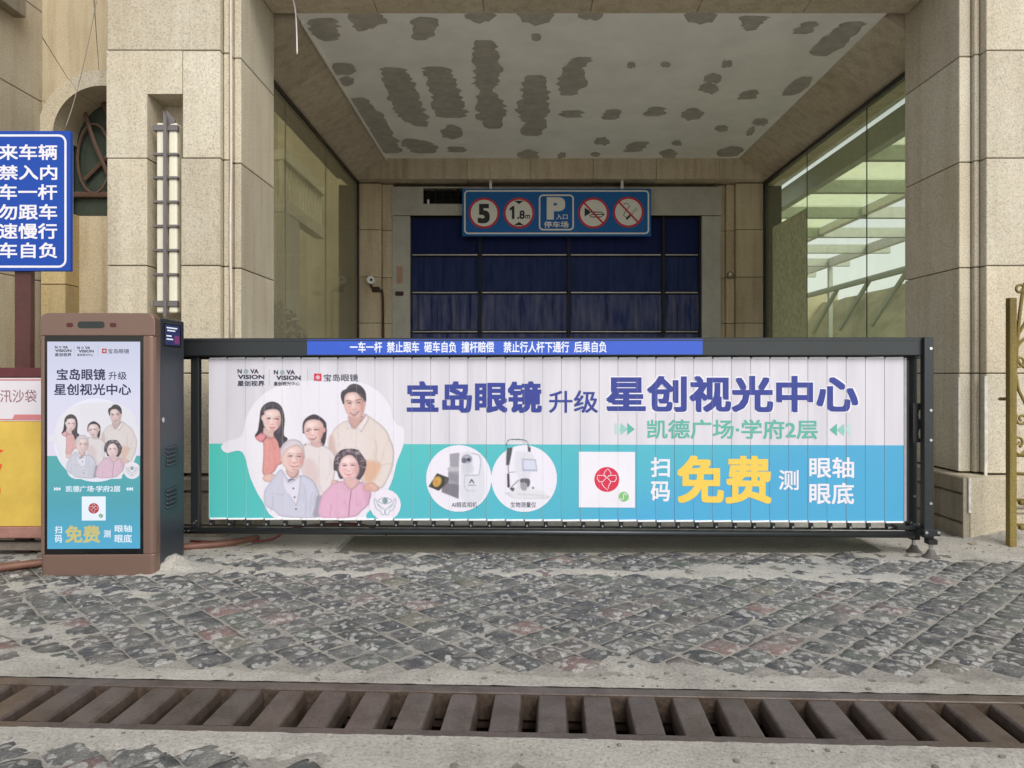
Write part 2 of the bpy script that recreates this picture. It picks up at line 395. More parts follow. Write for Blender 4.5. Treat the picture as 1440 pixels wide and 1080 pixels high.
# ------------------------------------------------------------ drainage grate
grate = thing('drain_grate', 'long brown iron drain grate with wide cross bars across the foreground', 'drain grate', gm.translation, GA)
L = lambda n, b, m, **k: fin(n, b, m, grate, world=False, **k)
bm = B(); box(bm, -GX, GX, -.062, -.002, -.02, .012, .003); L('frame_rail', bm, M_rust)
bm = B(); box(bm, -GX, GX, -GW+.002, -GW+.045, -.02, .012, .003); L('frame_rail', bm, M_rust)
bm = B(); pitch = .1627; hw = .051
prof = [(-hw, .0), (-hw+.004, .007), (-hw+.010, .009), (hw-.010, .009), (hw-.004, .007), (hw, .0), (hw+.006, -.03), (hw+.004, -.075), (-hw-.004, -.075), (-hw-.006, -.03)]
prism(bm, prof, -GW+.0505, -.0685); 
gb = D.meshes.new('cross_bar'); bm.to_mesh(gb); bm.free(); gb.materials.append(M_rust)
k0 = plane_uv
for k in range(-19, 21):
    x = k*pitch + .128
    if abs(x) > GX-.06: continue
    o = link('cross_bar', gb, grate); o.location = (x, 0, random.uniform(-.002, .002)); o.rotation_euler = (0, R(random.uniform(-.7, .7)), 0)
bm = B(); t = .02
box(bm, -GX, GX, -t, -.001, -.42, -.021); box(bm, -GX, GX, -GW+.001, -GW+t, -.42, -.021); box(bm, -GX, GX, -GW+.001, -.001, -.44, -.421)
box(bm, -GX, GX, -.06, -t-.001, -.12, -.10); box(bm, -GX, GX, -GW+t+.001, -GW+.06, -.12, -.10)
L('trench_lining', bm, M_rust2)
bm = B(); box(bm, -GX, GX, -.068, -.0625, -.085, .0075); box(bm, -GX, GX, -GW+.0455, -GW+.050, -.085, .0065); L('slot_lining', bm, paint('slot_rust', (.055, .036, .024), .9, var=.6, sc=45, bump=.003))
# ------------------------------------------------------------ gate pillars and lintel
ZF, ZS, ZB = 5.5, 5.64, 6.40          # main face, set-back strip, back of the pillar
JZ = [.46, 1.2, 1.993, 2.786, 3.579, 4.372, 5.165, 5.96]
G = .0035
def blk(parent, x0, x1, y0, y1, z0, z1, m=M_stone, bev=.005, name='stone_block', j=0.0):
    bm = B(); box(bm, x0+G*.6, x1-G*.6, y0, y1, z0+G, z1-G, bev); return fin(name, bm, m, parent)
LX0, LX1, LS0, LS1 = -3.033, -2.195, -3.10, -2.093
lp = thing('stone_pillar', 'tall buff granite pillar left of the gateway with a lit-style lamp niche', 'pillar', (-2.6, ZF+.4, 0))
lp['label'] = 'left buff granite gate pillar, with the tall lamp niche in its face'
NX0, NX1, NZ, NZ0, ND = W3(207, 0, ZF).x, W3(254, 0, ZF).x, 3.259, 1.1, .26
for a, b in zip(JZ, JZ[1:]):
    if a >= 1.19 and b < 3.7 and a < NZ:
        top = min(b, NZ)
        if b > NZ:
            bm = B()
            zs, ze = a+G, b-G
            prism(bm, [(LX0, zs), (NX0, zs), (NX0, NZ), (NX1+.012, NZ), (NX1+.012, ze), (LX0, ze)], ZF, ZF+ND-.004); fin('stone_block', bm, M_stone, lp)
            blk(lp, NX1+.012, LX1, ZF+.001, ZF+ND-.004, a, b)
            blk(lp, LX0+.01, LX1-.01, ZF+ND, ZB-.02, a, b)
        else:
            blk(lp, LX0, NX0, ZF, ZF+ND-.004, a, b); blk(lp, NX1, LX1, ZF, ZF+ND-.004, a, b)
            blk(lp, LX0+.01, LX1-.01, ZF+ND, ZB-.02, a, b, bev=.002)
    else:
        blk(lp, LX0, LX1, ZF, ZB-.02, a, b)
    blk(lp, LX1+.002, LX1+.045, ZF+.05, ZB-.04, a, b); blk(lp, LX1+.045, LS1, ZS, ZB, a, b)
    blk(lp, LS0, LX0-.002, ZS, ZB, a, b)
bm = B(); box(bm, LX0+.02, LX1-.02, ZF+.28, ZB-.04, 0, 5.95); box(bm, LX1, LS1-.02, ZS+.03, ZB-.03, 0, 5.95); box(bm, LS0+.02, LX0+.03, ZS+.03, ZB-.03, 0, 5.95)
box(bm, LX0+.02, NX0-.04, ZF+.02, ZF+.4, 0, 5.9); box(bm, NX1+.04, LX1-.02, ZF+.02, ZF+.4, 0, 5.9)
fin('mortar_core', bm, M_core, lp)
# left plinth
blk(lp, LX0-.10, LX1+.08, ZF-.10, ZB-.05, .34, .445, M_plinth, .012, 'plinth_stone')
blk(lp, LX0-.10, LX1+.08, ZF-.085, ZB-.05, -.03, .338, M_plinth, .006, 'plinth_stone')
blk(lp, LX1+.08, LS1+.06, ZS-.10, ZB+.01, .34, .445, M_plinth, .012, 'plinth_stone')
blk(lp, LX1+.08, LS1+.06, ZS-.085, ZB+.01, -.03, .338, M_plinth, .006, 'plinth_stone')
rp = thing('stone_pillar', 'right buff granite gate pillar, beside the scrollwork iron gate', 'pillar', (3.9, ZF+.4, 0))
RX0, RS0 = 3.415, 3.31
for a, b in zip(JZ, JZ[1:]):
    blk(rp, RX0+.03, 5.9, ZF, ZB, a, b) if a > 1.9 or True else None
    blk(rp, RX0-.012, RX0+.028, ZF+.07, ZB-.02, a, b); blk(rp, RS0, RX0-.014, ZS-.03, ZB, a, b)
# a loose cladding edge and white grout lines on the lowest course
bm = B(); box(bm, RS0-.012, RS0+.004, ZS-.045, ZS-.032, .47, 1.17, .002); box(bm, RX0+.012, RX0+.034, ZF-.012, ZF-.001, .44, 1.18, .002)
fin('grout_edge', bm, paint('white_grout', (.62, .60, .55), .9, var=.2, sc=20), rp)
bm = B(); box(bm, RX0+.06, 5.85, ZF+.03, ZB-.03, 0, 5.95); box(bm, RS0+.03, RX0+.1, ZS+.02, ZB-.03, 0, 5.95); fin('mortar_core', bm, M_core, rp)
QX = 3.225; QZ = 5.35
blk(rp, QX+.012, 5.9, QZ, ZB, -.03, .452, M_stone, .006, 'plinth_stone')
for (y0, y1) in ((5.37, 6.38),):
    blk(rp, QX-.03, QX+.01, y0, y1, .335, .45, M_plinth, .006, 'plinth_stone')
    blk(rp, QX-.018, QX+.01, y0+.02, y1, .12, .325, M_plinth, .004, 'plinth_stone')
    blk(rp, QX-.03, QX+.01, y0, y1, -.02, .115, M_plinth, .006, 'plinth_stone')
bm = B(); box(bm, QX-.036, QX+.010, 5.352, 5.368, .02, .452, .002); fin('plinth_end', bm, M_plinth, rp)
bm = B(); box(bm, QX-.006, QX+.012, 5.335, 5.349, .20, .452, .002); fin('grout_edge', bm, D.materials['white_grout'], rp)
bm = B(); box(bm, QX+.012+.30, 5.2, QZ-.02, QZ-.001, .235, .252, .003); box(bm, QX+.012+.33, 5.2, QZ-.012, QZ-.001, .195, .205, .002); fin('plinth_moulding', bm, M_plinth, rp)
# facade over the opening + upper wall so the sky only reaches in from the front
up = thing('upper_facade', 'stone lintel over the gateway, just in the picture along its top edge', 'lintel', (.6, 6, 4.25))
for i in range(6):
    a = LS1+.003 + i*(RS0-LS1-.006)/6; blk(up, a, a+(RS0-LS1-.006)/6, ZS-.01, 6.345, 4.255, 4.90, M_beam, .004)
bm = B(); box(bm, LS1+.01, RS0-.01, ZS+.02, 6.34, 4.90, 7.4); box(bm, -3.05, 5.8, ZF+.05, ZB-.05, 5.96, 7.6); box(bm, -2.75, 3.95, ZB-.04, 10.9, 4.9, 5.2)
fin('wall_core', bm, M_stone, up)
# ------------------------------------------------------------ passage: ceiling, beams, back wall
ZC, Z3 = 4.27, 10.85
GXL, GXR = -2.335, 3.575       # glass planes
CXL, CXR = -1.90, 3.145        # ceiling edges
bm = B(); box(bm, CXL, CXR, 6.35, Z3-.12, ZC, ZC+.12); ceil = fin('ceiling', bm, M_ceil, kind='structure')
def cpt(px, py): Z = (ZC-H)*F/(CY-py); return (px-CX)*Z/F, Z
P8 = [[(148,50,38),(150,85,42),(165,115,25)],[(270,48,56),(255,75,25)],[(310,62,20)],[(435,48,32),(435,75,35),(425,112,24)],[(590,42,38)],[(745,40,48)],[(900,39,32)],[(1210,42,40)],
 [(1365,44,44),(1352,66,26),(1350,86,15)],[(735,102,26),(762,104,24)],[(600,112,35),(605,150,33),(612,200,35),(608,235,35),(605,252,18),(620,290,38),(622,330,36),(628,362,25)],
 [(348,190,33),(360,220,38),(370,260,40),(385,300,42),(402,330,38),(425,355,22)],[(462,188,36),(478,215,38),(495,260,38),(505,300,42),(510,330,38)],[(512,370,32)],[(522,412,26),(528,428,24)],
 [(395,390,24),(420,410,45),(440,430,34)],[(745,210,34),(745,245,36),(742,285,38),(735,320,42),(745,345,28),(732,382,30)],[(885,160,28),(850,190,28),(850,235,38),(835,268,22)],
 [(850,310,32),(845,330,26)],[(1005,183,24),(1028,182,16)],[(1112,181,15)],[(1270,182,26),(1300,178,20)],[(1245,220,26)],[(1232,247,27)],[(1360,253,20),(1330,280,26)],[(970,305,18),(955,335,24)],
 [(1090,300,22),(1075,325,32)],[(1187,321,30)],[(1270,352,17),(1268,370,14)],[(1380,342,20)],[(1362,362,26),(1340,375,20)],[(933,397,20)],[(1045,398,33),(1012,428,22)],[(1143,402,13)],[(1120,432,22)],
 [(1305,412,28),(1280,440,34)],[(726,435,27)],[(808,440,18),(832,434,18)],[(915,434,12)],[(205,193,34)],[(215,228,22)],[(245,275,24),(275,310,30),(300,350,30),(325,395,32),(345,430,32)]]
P8[1:3] = [[(268,50,50)], [(256,74,24)], [(310,58,20)]]
P8 = [[(380+x/2, y/2, r*.56) for x, y, r in c] for c in P8] + [[(1142,30,12),(1124,47,14)],[(1203,30,18),(1178,52,20),(1152,78,18)],[(1136,108,13),(1108,134,15)]]
for pi_, ch in enumerate(P8):
    single = len(ch) == 1
    if single: ch = ch*2
    # outline: union of samples along the chain, radial jitter
    pts = []; dense = []
    for a, b in zip(ch, ch[1:]):
        for k in range(6): dense.append(tuple(a[q]+(b[q]-a[q])*k/6 for q in range(3)))
    dense.append(ch[-1])
    wide = abs(ch[0][0]-ch[-1][0]) > abs(ch[0][1]-ch[-1][1])*1.3
    Lp, Rp = [], []
    for i, (x, y, r) in enumerate(dense):
        e = 1 if 0 < i < len(dense)-1 else .55
        j1, j2 = random.uniform(.70, 1.16), random.uniform(.70, 1.16)
        if wide: Lp.append((x, y-r*.42*e*j1)); Rp.append((x, y+r*.42*e*j2))
        else: Lp.append((x-r*e*j1, y)); Rp.append((x+r*e*j2, y))
    px = Lp+Rp[::-1]
    if single: x, y, r = ch[0]; px = [(x+r*random.uniform(.8, 1.12)*math.cos(t*math.pi/8), y+r*.52*random.uniform(.75, 1.2)*math.sin(t*math.pi/8)) for t in range(16)]
    px = [(x+random.uniform(-.7, .7), max(16.5, min(226.5, y+random.uniform(-.7, .7)))) for x, y in px]
    wp = [cpt(*p) for p in px]
    bm = B()
    wp = [(min(max(x, CXL+.002), CXR-.002), min(max(y, 6.353), Z3-.13)) for x, y in wp]
    vs = [bm.verts.new((x, y, ZC-.002-.00008*pi_)) for x, y in wp]
    try: f = bm.faces.new(vs)
    except ValueError: bm.free(); continue
    bmesh.ops.recalc_face_normals(bm, faces=[f])
    if f.normal.z > 0: f.normal_flip()
    # the render coat around it stands proud: thin raised flake rim
    bmesh.ops.triangulate(bm, faces=bm.faces)
    fin('bare_patch', bm, M_bare, ceil)
def beam(label, x0, x1, y0, y1, z0, z1, n, axis):
    t = thing('ceiling_beam', label, 'beam', ((x0+x1)/2, y0, z0))
    for i in range(n):
        if axis == 'y':
            a = y0+(y1-y0)*i/n; bm = B(); gl_, ce_ = (x0+.22, x1) if x0 < 0 else (x1-.22, x0)
            ou = x0 if x0 < 0 else x1
            prism(bm, [(ou, z0), (gl_, z0), (ce_, ZC-.004), (ce_, z1), (ou, z1)], a+.0015, a+(y1-y0)/n-.0015); fin('stone_panel', bm, M_beam, t)
        else: a = x0+(x1-x0)*i/n; blk(t, a, a+(x1-x0)/n, y0, y1, z0, z1, M_beam, .003, 'stone_panel')
beam('stone beam along the top of the left glass wall', GXL-.25, CXL-.003, 6.42, Z3-.2, 3.975, 4.45, 4, 'y')
beam('stone beam along the top of the right glass wall', CXR+.003, GXR+.25, 6.42, Z3-.2, 3.975, 4.45, 4, 'y')
beam('stone beam across the back of the ceiling above the roller door', GXL-.2, GXR+.2, Z3-.19, Z3+.3, 3.975, 4.45, 7, 'x')
bm = B(); box(bm, CXL+.01, CXL+.03, 6.5, Z3-.2, ZC-.028, ZC-.001); fin('cornice', bm, M_ceil, ceil)
# back wall posts
bw = thing('back_wall', 'stone wall framing the roller door at the far end of the passage', 'wall', (.6, Z3+.3, 0))
JB = [0, .42, 1.17, 1.93, 2.60, 3.29, 3.965]
def bx(px, Z=Z3): return (px-CX)*Z/F
for a, b in zip(JB, JB[1:]):
    blk(bw, bx(503)-.02, bx(536), Z3, Z3+.28, a, b, M_stone_in); blk(bw, bx(536)+.002, bx(552), Z3+.07, Z3+.28, a, b, M_stone_in)
    blk(bw, bx(1035), bx(1077)+.02, Z3, Z3+.28, a, b, M_stone_in); blk(bw, bx(1023), bx(1035)-.002, Z3+.07, Z3+.28, a, b, M_stone_in)
    blk(bw, bx(1012), bx(1023)-.002, Z3+.12, Z3+.28, a, b, M_stone_in)
bm = B(); box(bm, GXL-.3, bx(550), Z3+.10, Z3+.27, 0, 3.96); box(bm, bx(1014), GXR+.3, Z3+.14, Z3+.27, 0, 3.96); box(bm, GXL-.3, GXR+.3, Z3+.62, Z3+.8, 0, 5.9); fin('mortar_core', bm, M_core, bw)
# ------------------------------------------------------------ roller door
M_off = paint('aged_cream_paint', (.40, .385, .33), .5, var=.12, sc=6)
rd = thing('roller_door', 'navy fabric roller door in a cream metal frame at the back of the passage', 'roller door', (.45, Z3+.15, 0))
DZ = Z3+.10
dx0, dx1 = bx(577, DZ), bx(986, DZ); zt = H+(CY-304)*DZ/F; ztop = H+(CY-264)*DZ/F
bx0, bx1 = bx(552, DZ), bx(1013, DZ)
hx0, hx1, hz0, hz1 = bx(596, DZ), bx(652, DZ), H+(CY-288)*DZ/F, H+(CY-266)*DZ/F
bm = B(); y0, y1 = DZ-.06, DZ-.05
box(bm, bx0, hx0, y0, y1, zt, ztop); box(bm, hx1, bx1, y0, y1, zt, ztop); box(bm, hx0+.0005, hx1-.0005, y0, y1, zt, hz0); box(bm, hx0+.0005, hx1-.0005, y0, y1, hz1, ztop)
box(bm, bx0, bx1, DZ-.049, DZ+.35, ztop-.01, ztop); box(bm, bx0, bx0+.01, DZ-.049, DZ+.35, zt, ztop-.011); box(bm, bx1-.01, bx1, DZ-.049, DZ+.35, zt, ztop-.011)
fin('door_housing', bm, M_off, rd)
bm = B(); box(bm, bx0+.03, bx1-.03, DZ+.12, DZ+.14, zt+.01, ztop-.02); tube(bm, [(bx0+.05, DZ+.05, zt+.2), (bx1-.05, DZ+.05, zt+.2)], .055, 14); 
for k in range(5): box(bm, hx0+.05+k*.11, hx0+.075+k*.11, DZ-.03, DZ+.0, zt+.03, ztop-.03)
fin('roller_drum', bm, M_dark, rd)
bm = B(); box(bm, hx0+.055, hx0+.085, DZ-.045, DZ-.035, hz0-.0, hz0+.07, .006); fin('bracket', bm, M_white, rd)
for (a, b) in ((bx0, dx0), (dx1, bx1)):
    bm = B(); box(bm, a, b, DZ-.045, DZ+.10, 0, zt-.003, .006)
    for k in range(3): xx = a+(b-a)*(.25+.25*k); box(bm, xx-.004, xx+.004, DZ-.048, DZ-.044, 0, zt-.01)
    fin('guide_rail', bm, M_off, rd)
bm = B(); c = W3(563, 412, DZ-.05); box(bm, c.x-.07, c.x+.05, c.y-.03, c.y-.002, c.z-.04, c.z+.02, .012); fin('rust_bracket', bm, M_rust2, rd)
bm = B(); c = W3(562, 386, DZ-.05); box(bm, c.x-.045, c.x+.045, c.y-.002, c.y-.0005, c.z-.13, c.z+.12); fin('paint_patch', bm, paint('salmon_primer', (.40, .25, .18), .8), rd)
def navy(name, a, b):
    m, n, l, p = newmat(name); g = n.new('ShaderNodeTexCoord')
    mp = n.new('ShaderNodeMapping'); mp.inputs['Scale'].default_value = (6, 6, 1.2); l.new(g.outputs['Object'], mp.inputs[0])
    z = N(n, 'ShaderNodeTexNoise', Scale=1.5, Detail=6.0, Roughness=.6); l.new(mp.outputs[0], z.inputs['Vector'])
    r = ramp(n, [(.32, a), (.68, b)]); l.new(z.outputs[0], r.inputs[0]); l.new(r.outputs[0], p.inputs['Base Color'])
    p.inputs['Roughness'].default_value = .6; p.inputs['Specular IOR Level'].default_value = .15; return m
M_nav1 = navy('navy_pvc', (.004, .009, .055), (.007, .015, .085)); M_nav2 = navy('navy_fold_lights', (.016, .028, .12), (.11, .12, .19))  # lower rows: fold highlights put into the cloth colour as pale streaks
cols = [577, 675, 800, 933, 985]; rows = [304, 358, 411, 466, 522, 580, 640]
for i in range(4):
    for j in range(6):
        x0, x1 = bx(cols[i], DZ)+.02, bx(cols[i+1], DZ)-.02; za, zb = H+(CY-rows[j])*DZ/F-.03, H+(CY-rows[j+1])*DZ/F+.02
        amp = (.002, .008, .036, .026, .02, .02)[j]; nxx = 64; nz_ = 8; bm = B(); gr = []
        rs = random.Random(i*7+j); ph = [rs.uniform(0, 6) for _ in range(5)]
        for a in range(nxx+1):
            rw = []
            for b in range(nz_+1):
                t = a/nxx; s = b/nz_; x = x0+(x1-x0)*t
                d = sum(math.sin(x*w+ph[q]+s*(1.3*math.sin(q*3+i)))/(q*.4+1) for q, w in enumerate((9, 23, 41, 67, 90)))*amp*.55*(.35+.65*math.sin(min(1, s*3)*1.57))
                rw.append(bm.verts.new((x, DZ+.05+d, za+(zb-za)*s)))
            gr.append(rw)
        for a in range(nxx):
            for b in range(nz_): bm.faces.new((gr[a][b], gr[a][b+1], gr[a+1][b+1], gr[a+1][b]))
        fin('curtain_panel', bm, M_nav1 if j == 0 else (M_nav2 if j >= 2 else navy('navy_mid', (.008, .016, .075), (.022, .038, .11)) if 'navy_mid' not in D.materials else D.materials['navy_mid']), rd, smooth=True)
M_alu = paint('dull_aluminium', (.30, .285, .26), .4, .5, var=.2, sc=30)
for j in range(1, 6):
    z = H+(CY-rows[j])*DZ/F
    for i in range(4):
        bm = B(); box(bm, bx(cols[i], DZ)+.03+(.0 if i else .0), bx(cols[i+1], DZ)-.035, DZ-.0, DZ+.03, z-.013, z+.007, .003); fin('wind_bar', bm, M_alu, rd)
bm = B()
for c in cols[1:4]: box(bm, bx(c, DZ)-.02, bx(c, DZ)+.02, DZ-.012, DZ+.02, 0, zt-.002)
box(bm, dx1-.03, dx1-.003, DZ-.012, DZ+.02, 0, zt-.002); box(bm, dx0-.1, dx1+.1, DZ+.09, DZ+.1, 0, zt+.02)
fin('vertical_strap', bm, paint('black_webbing', (.012, .013, .022), .8), rd)
# ------------------------------------------------------------ glass walls
M_gl = glassmat('glass_left', (.88, .87, .74), refl=.3, alpha=.27, dust=(.62, .57, .43))
M_gr = glassmat('glass_right', (.965, .99, .90), refl=.08, alpha=.10, dust=(.60, .66, .46))
M_frame = paint('dark_bronze_frame', (.022, .018, .016), .4, .4)
def glasswall(label, x, ys, m, side):
    t = thing('glass_wall', label, 'glass wall', (x, ys[0], 0))
    for a, b in zip(ys, ys[1:]):
        bm = B(); box(bm, x-.006, x+.006, a+.006, b-.006, .12, 3.93); fin('glass_pane', bm, m, t)
        if b != ys[-1]:
            bm = B(); box(bm, x-.004, x+.004, b-.005, b+.005, .12, 3.93); fin('seal_strip', bm, M_frame, t)
    bm = B(); box(bm, x-.03, x+.03, ys[0], ys[-1], 3.932, 3.972); box(bm, x-.03, x+.03, ys[-1]+.001, ys[-1]+.05, .0, 3.972); box(bm, x-.03, x+.03, ys[0], ys[-1], 0, .118)
    box(bm, x-.03, x+.03, ys[0]-.06, ys[0]-.002, 0, 3.972); fin('window_frame', bm, M_frame, t)
    return t
def yx(px, x): return abs(x)*F/abs(px-CX)
glasswall('tall tinted glass wall on the left side of the passage', GXL, [6.46, yx(401, GXL), yx(458, GXL), Z3-.08], M_gl, -1)
glasswall('tall green glass wall on the right side of the passage', GXR, [6.46, yx(1219, GXR), yx(1135, GXR), Z3-.08], M_gr, 1)
# ------------------------------------------------------------ beyond the right glass: a glass canopy and a rough bank
gc = thing('glass_canopy', 'pale steel canopy with glass roof panels seen through the right glass wall', 'canopy', (6, 9, 0))
M_cs = paint('canopy_steel', (.42, .45, .38), .5, .2, var=.1)
M_cw = paint('canopy_white', (.80, .79, .70), .6)
zc = 4.2; hc = zc-H
zs = [8.0, 9.78, 11.54, 13.4, 15.3, 17.3, 19.4, 21.6]
for z in zs:
    bm = B(); box(bm, 4.45, 8.6, z-.05, z+.05, zc-.22, zc-.02, .006); fin('cross_beam', bm, M_cs, gc)
for X, dz, th, m in ((4.35, 0, .30, M_cs), (6.2, -.03, .14, M_cw), (8.1, -.02, .2, M_cw)):
    bm = B(); box(bm, X-.06, X+.06, 6.8, 22, zc+dz-th, zc+dz-.001); fin('edge_beam', bm, m, gc)
bm = B(); box(bm, 4.0, 4.28, 6.6, 22, zc+.05, zc+.17); fin('gutter', bm, M_cw, gc)
m, n, l, p = newmat('canopy_glass'); n.remove(p)
tr = n.new('ShaderNodeBsdfTransparent'); tr.inputs[0].default_value = (.88, .93, .80, 1)
tl = n.new('ShaderNodeBsdfTranslucent'); tl.inputs[0].default_value = (.86, .88, .72, 1)
mx = n.new('ShaderNodeMixShader'); g = n.new('ShaderNodeNewGeometry'); z = N(n, 'ShaderNodeTexNoise', Scale=1.4, Detail=8.0, Roughness=.65); l.new(g.outputs['Position'], z.inputs['Vector'])
r = ramp(n, [(.3, (.35,)*3), (.7, (.8,)*3)]); l.new(z.outputs[0], r.inputs[0]); l.new(r.outputs[0], mx.inputs[0]); l.new(tr.outputs[0], mx.inputs[1]); l.new(tl.outputs[0], mx.inputs[2]); l.new(mx.outputs[0], n['Material Output'].inputs[0])
M_cg = m
for a, b in zip(zs, zs[1:]):
    for x0, x1 in ((4.45, 6.18),):
        bm = B(); box(bm, x0, x1, a+.02, b-.02, zc+.003, zc+.013); fin('roof_pane', bm, M_cg, gc)
for X in (8.1,):
    for z in (8.0, 11.54, 15.3, 19.4):
        bm = B(); box(bm, X-.05, X+.05, z-.05, z+.05, 0, zc-.25); fin('post', bm, M_cs, gc)
bm = B()
for i in range(5):
    a = 12.0 + i*1.7
    tube(bm, [(8.05, a, 3.35), (8.05, a+1.6, 2.3)], .06, 6)
tube(bm, [(8.0, 7, 3.35), (8.0, 22, 3.35)], .07, 6); fin('truss_brace', bm, M_cs, gc)
def bank(name, label, cat, fn, ni, nj, m):
    bm = B(); g = [[bm.verts.new(fn(i/ni, j/nj)) for j in range(nj+1)] for i in range(ni+1)]
    for i in range(ni):
        for j in range(nj): bm.faces.new((g[i][j], g[i][j+1], g[i+1][j+1], g[i+1][j]))
    o = fin(name, bm, m, smooth=True); return tag(o, label, cat)
M_bank = concrete('mossy_render', (.66, .62, .42), sc=1.6, gravel=.4, speck=(.2, .2, .1), bump=.05)
bank('sky_facing_bank', 'rough pale mossy bank leaned back to catch sky light beyond the canopy, seen through the right glass', 'bank',
     lambda s, t: (6.9+2.1*t+.5*mn.fractal(Vector((s*9, t*3, 0)), .8, 2, 4)*.5, 6.6+s*17, -.02+t*3.3), 60, 14, M_bank)  # face sloped back on purpose so the sky lights it
bm = B(); box(bm, 3.7, 9.5, 22.2, 22.5, -.02, 3.6)
tag(fin('end_wall', bm, M_bank), 'plain pale wall closing the far end of the canopy yard behind the right glass', 'wall')
# frosted sheet standing just inside the far pane
bm = B(); box(bm, 3.66, 3.68, yx(1128, GXR)+.1, Z3-.1, .0, 3.3)
M_fro = paint('frosted_grey_green', (.62, .60, .52), .8, var=.3, sc=16)
_n, _l = M_fro.node_tree.nodes, M_fro.node_tree.links; _t = _n.new('ShaderNodeBsdfTranslucent'); _m = _n.new('ShaderNodeMixShader'); _m.inputs[0].default_value = .75
_l.new([x for x in _n if x.type == 'VALTORGB'][0].outputs[0], _t.inputs[0]); _l.new(_n['Principled BSDF'].outputs[0], _m.inputs[1]); _l.new(_t.outputs[0], _m.inputs[2]); _l.new(_m.outputs[0], _n['Material Output'].inputs[0])
o = tag(fin('frosted_sheet', bm, M_fro), 'mottled grey green frosted sheet standing behind the farthest pane of the right glass wall', 'frosted sheet')
# ------------------------------------------------------------ behind the left glass
bm = B(); box(bm, -5.2, -5.0, 5.9, 16, 0, 8); 
tag(fin('inner_wall', bm, paint('tan_render', (.42, .38, .25), .9, var=.2, sc=1.5)), 'dull tan wall of the yard behind the left glass', 'wall')
bm = B(); box(bm, -5.0, -2.4, 15.5, 15.7, 0, 10)
tag(fin('far_wall', bm, D.materials['tan_render']), 'dull tan end wall far behind the left glass', 'wall')
bl = thing('balustrade', 'cream slatted balcony balustrade seen through the left glass wall', 'balustrade', (-3.6, 11.5, 2.7))
M_cream = paint('cream_paint', (.74, .70, .52), .6, var=.08)
bX = -3.6; ya, yb = bX*-F/(CX-396), bX*-F/(CX-452)
zT, zBt = H+315*ya/F, H+227*ya/F
bm = B(); box(bm, bX-.12, bX+.06, ya, yb, zT-.16, zT, .01); fin('top_rail', bm, M_cream, bl)
bm = B(); box(bm, bX-.12, bX+.06, ya, yb, zBt, zBt+.22, .01); fin('bottom_rail', bm, M_cream, bl)
nb = 13
for k in range(nb):
    y = ya+.05+(yb-ya-.1)*k/(nb-1)
    bm = B(); box(bm, bX-.05, bX+.02, y-.035, y+.035, zBt+.221, zT-.161, .006); fin('baluster', bm, M_cream, bl)
bm = B(); box(bm, bX-.06, bX-.055, ya, yb, zBt+.2, zT-.1); fin('back_board', bm, M_cream, bl)
bm = B(); box(bm, bX-.1, bX+.05, ya+.02, ya+.75, 0, zBt-.002); fin('support_pier', bm, M_cream, bl)
def leafcloud(name, label, cat, c, rad, n, m, s=.06):
    t = thing(name, label, cat, (c[0], c[1], 0))
    bm = B(); rs = random.Random(3)
    for _ in range(n):
        d = Vector((rs.gauss(0, 1), rs.gauss(0, 1), rs.gauss(0, 1))).normalized()*(rs.random()**.4)
        p = Vector(c)+Vector((d.x*rad[0], d.y*rad[1], d.z*rad[2]))
        a = Vector((rs.gauss(0, 1), rs.gauss(0, 1), rs.gauss(0, 1))).normalized(); b_ = a.orthogonal().normalized()
        k = s*rs.uniform(.6, 1.3); bm.faces.new([bm.verts.new(p+v) for v in (a*k, b_*k*.5, -a*k, -b_*k*.5)])
    fin('crown', bm, m, t); bm = B(); tube(bm, [(c[0], c[1], 0), (c[0]+.05, c[1], c[2])], [.05, .03], 6); fin('trunk', bm, M_rust2, t)
M_leaf = paint('leaf_green', (.09, .12, .045), .6, var=.5, sc=8)
leafcloud('green_shrub', 'leafy green shrub behind the left glass wall', 'shrub', (-3.5, 10.0, 1.35), (.55, 1.7, .95), 2600, M_leaf)
# ------------------------------------------------------------ left bay with the arch
fp = thing('stone_pillar', 'buff granite pillar at the far left edge, behind the blue notice sign', 'pillar', (-5.2, 6.2, 0))
for a, b in zip([0, .38, 1.22, 2.06, 2.90, 3.74, 4.58], [.38, 1.22, 2.06, 2.90, 3.74, 4.58, 6.0]): blk(fp, -6.0, -4.46, ZF, 7.0, a, b)
bm = B(); box(bm, -5.9, -4.48, ZF+.02, 6.98, 0, 5.9); fin('mortar_core', bm, M_core, fp)
blk(fp, -5.9, -4.36, ZF+.3, 6.62, 4.345, 4.575, M_plinth, .006, 'cornice_stone') 
ZA = 7.0; AC = (-3.89, 3.43); ri, ro = .455, .60
aw = thing('arched_wall', 'stone wall with a round arched window recessed left of the gate pillar', 'wall', (-3.8, ZA, 0))
def arcp(r, a): return (AC[0]+r*math.cos(a), AC[1]+r*math.sin(a))
def ray_rect(a):
    x0, x1, z1 = -4.70, -3.02, 5.9
    c, s = math.cos(a), math.sin(a); ts = []
    if c > 1e-6: ts.append((x1-AC[0])/c)
    if c < -1e-6: ts.append((x0-AC[0])/c)
    if s > 1e-6: ts.append((z1-AC[1])/s)
    t = min(t for t in ts if t > 0); return (AC[0]+c*t, AC[1]+s*t)
ang = [0, 38, 66, 94, 122, 150, 180]
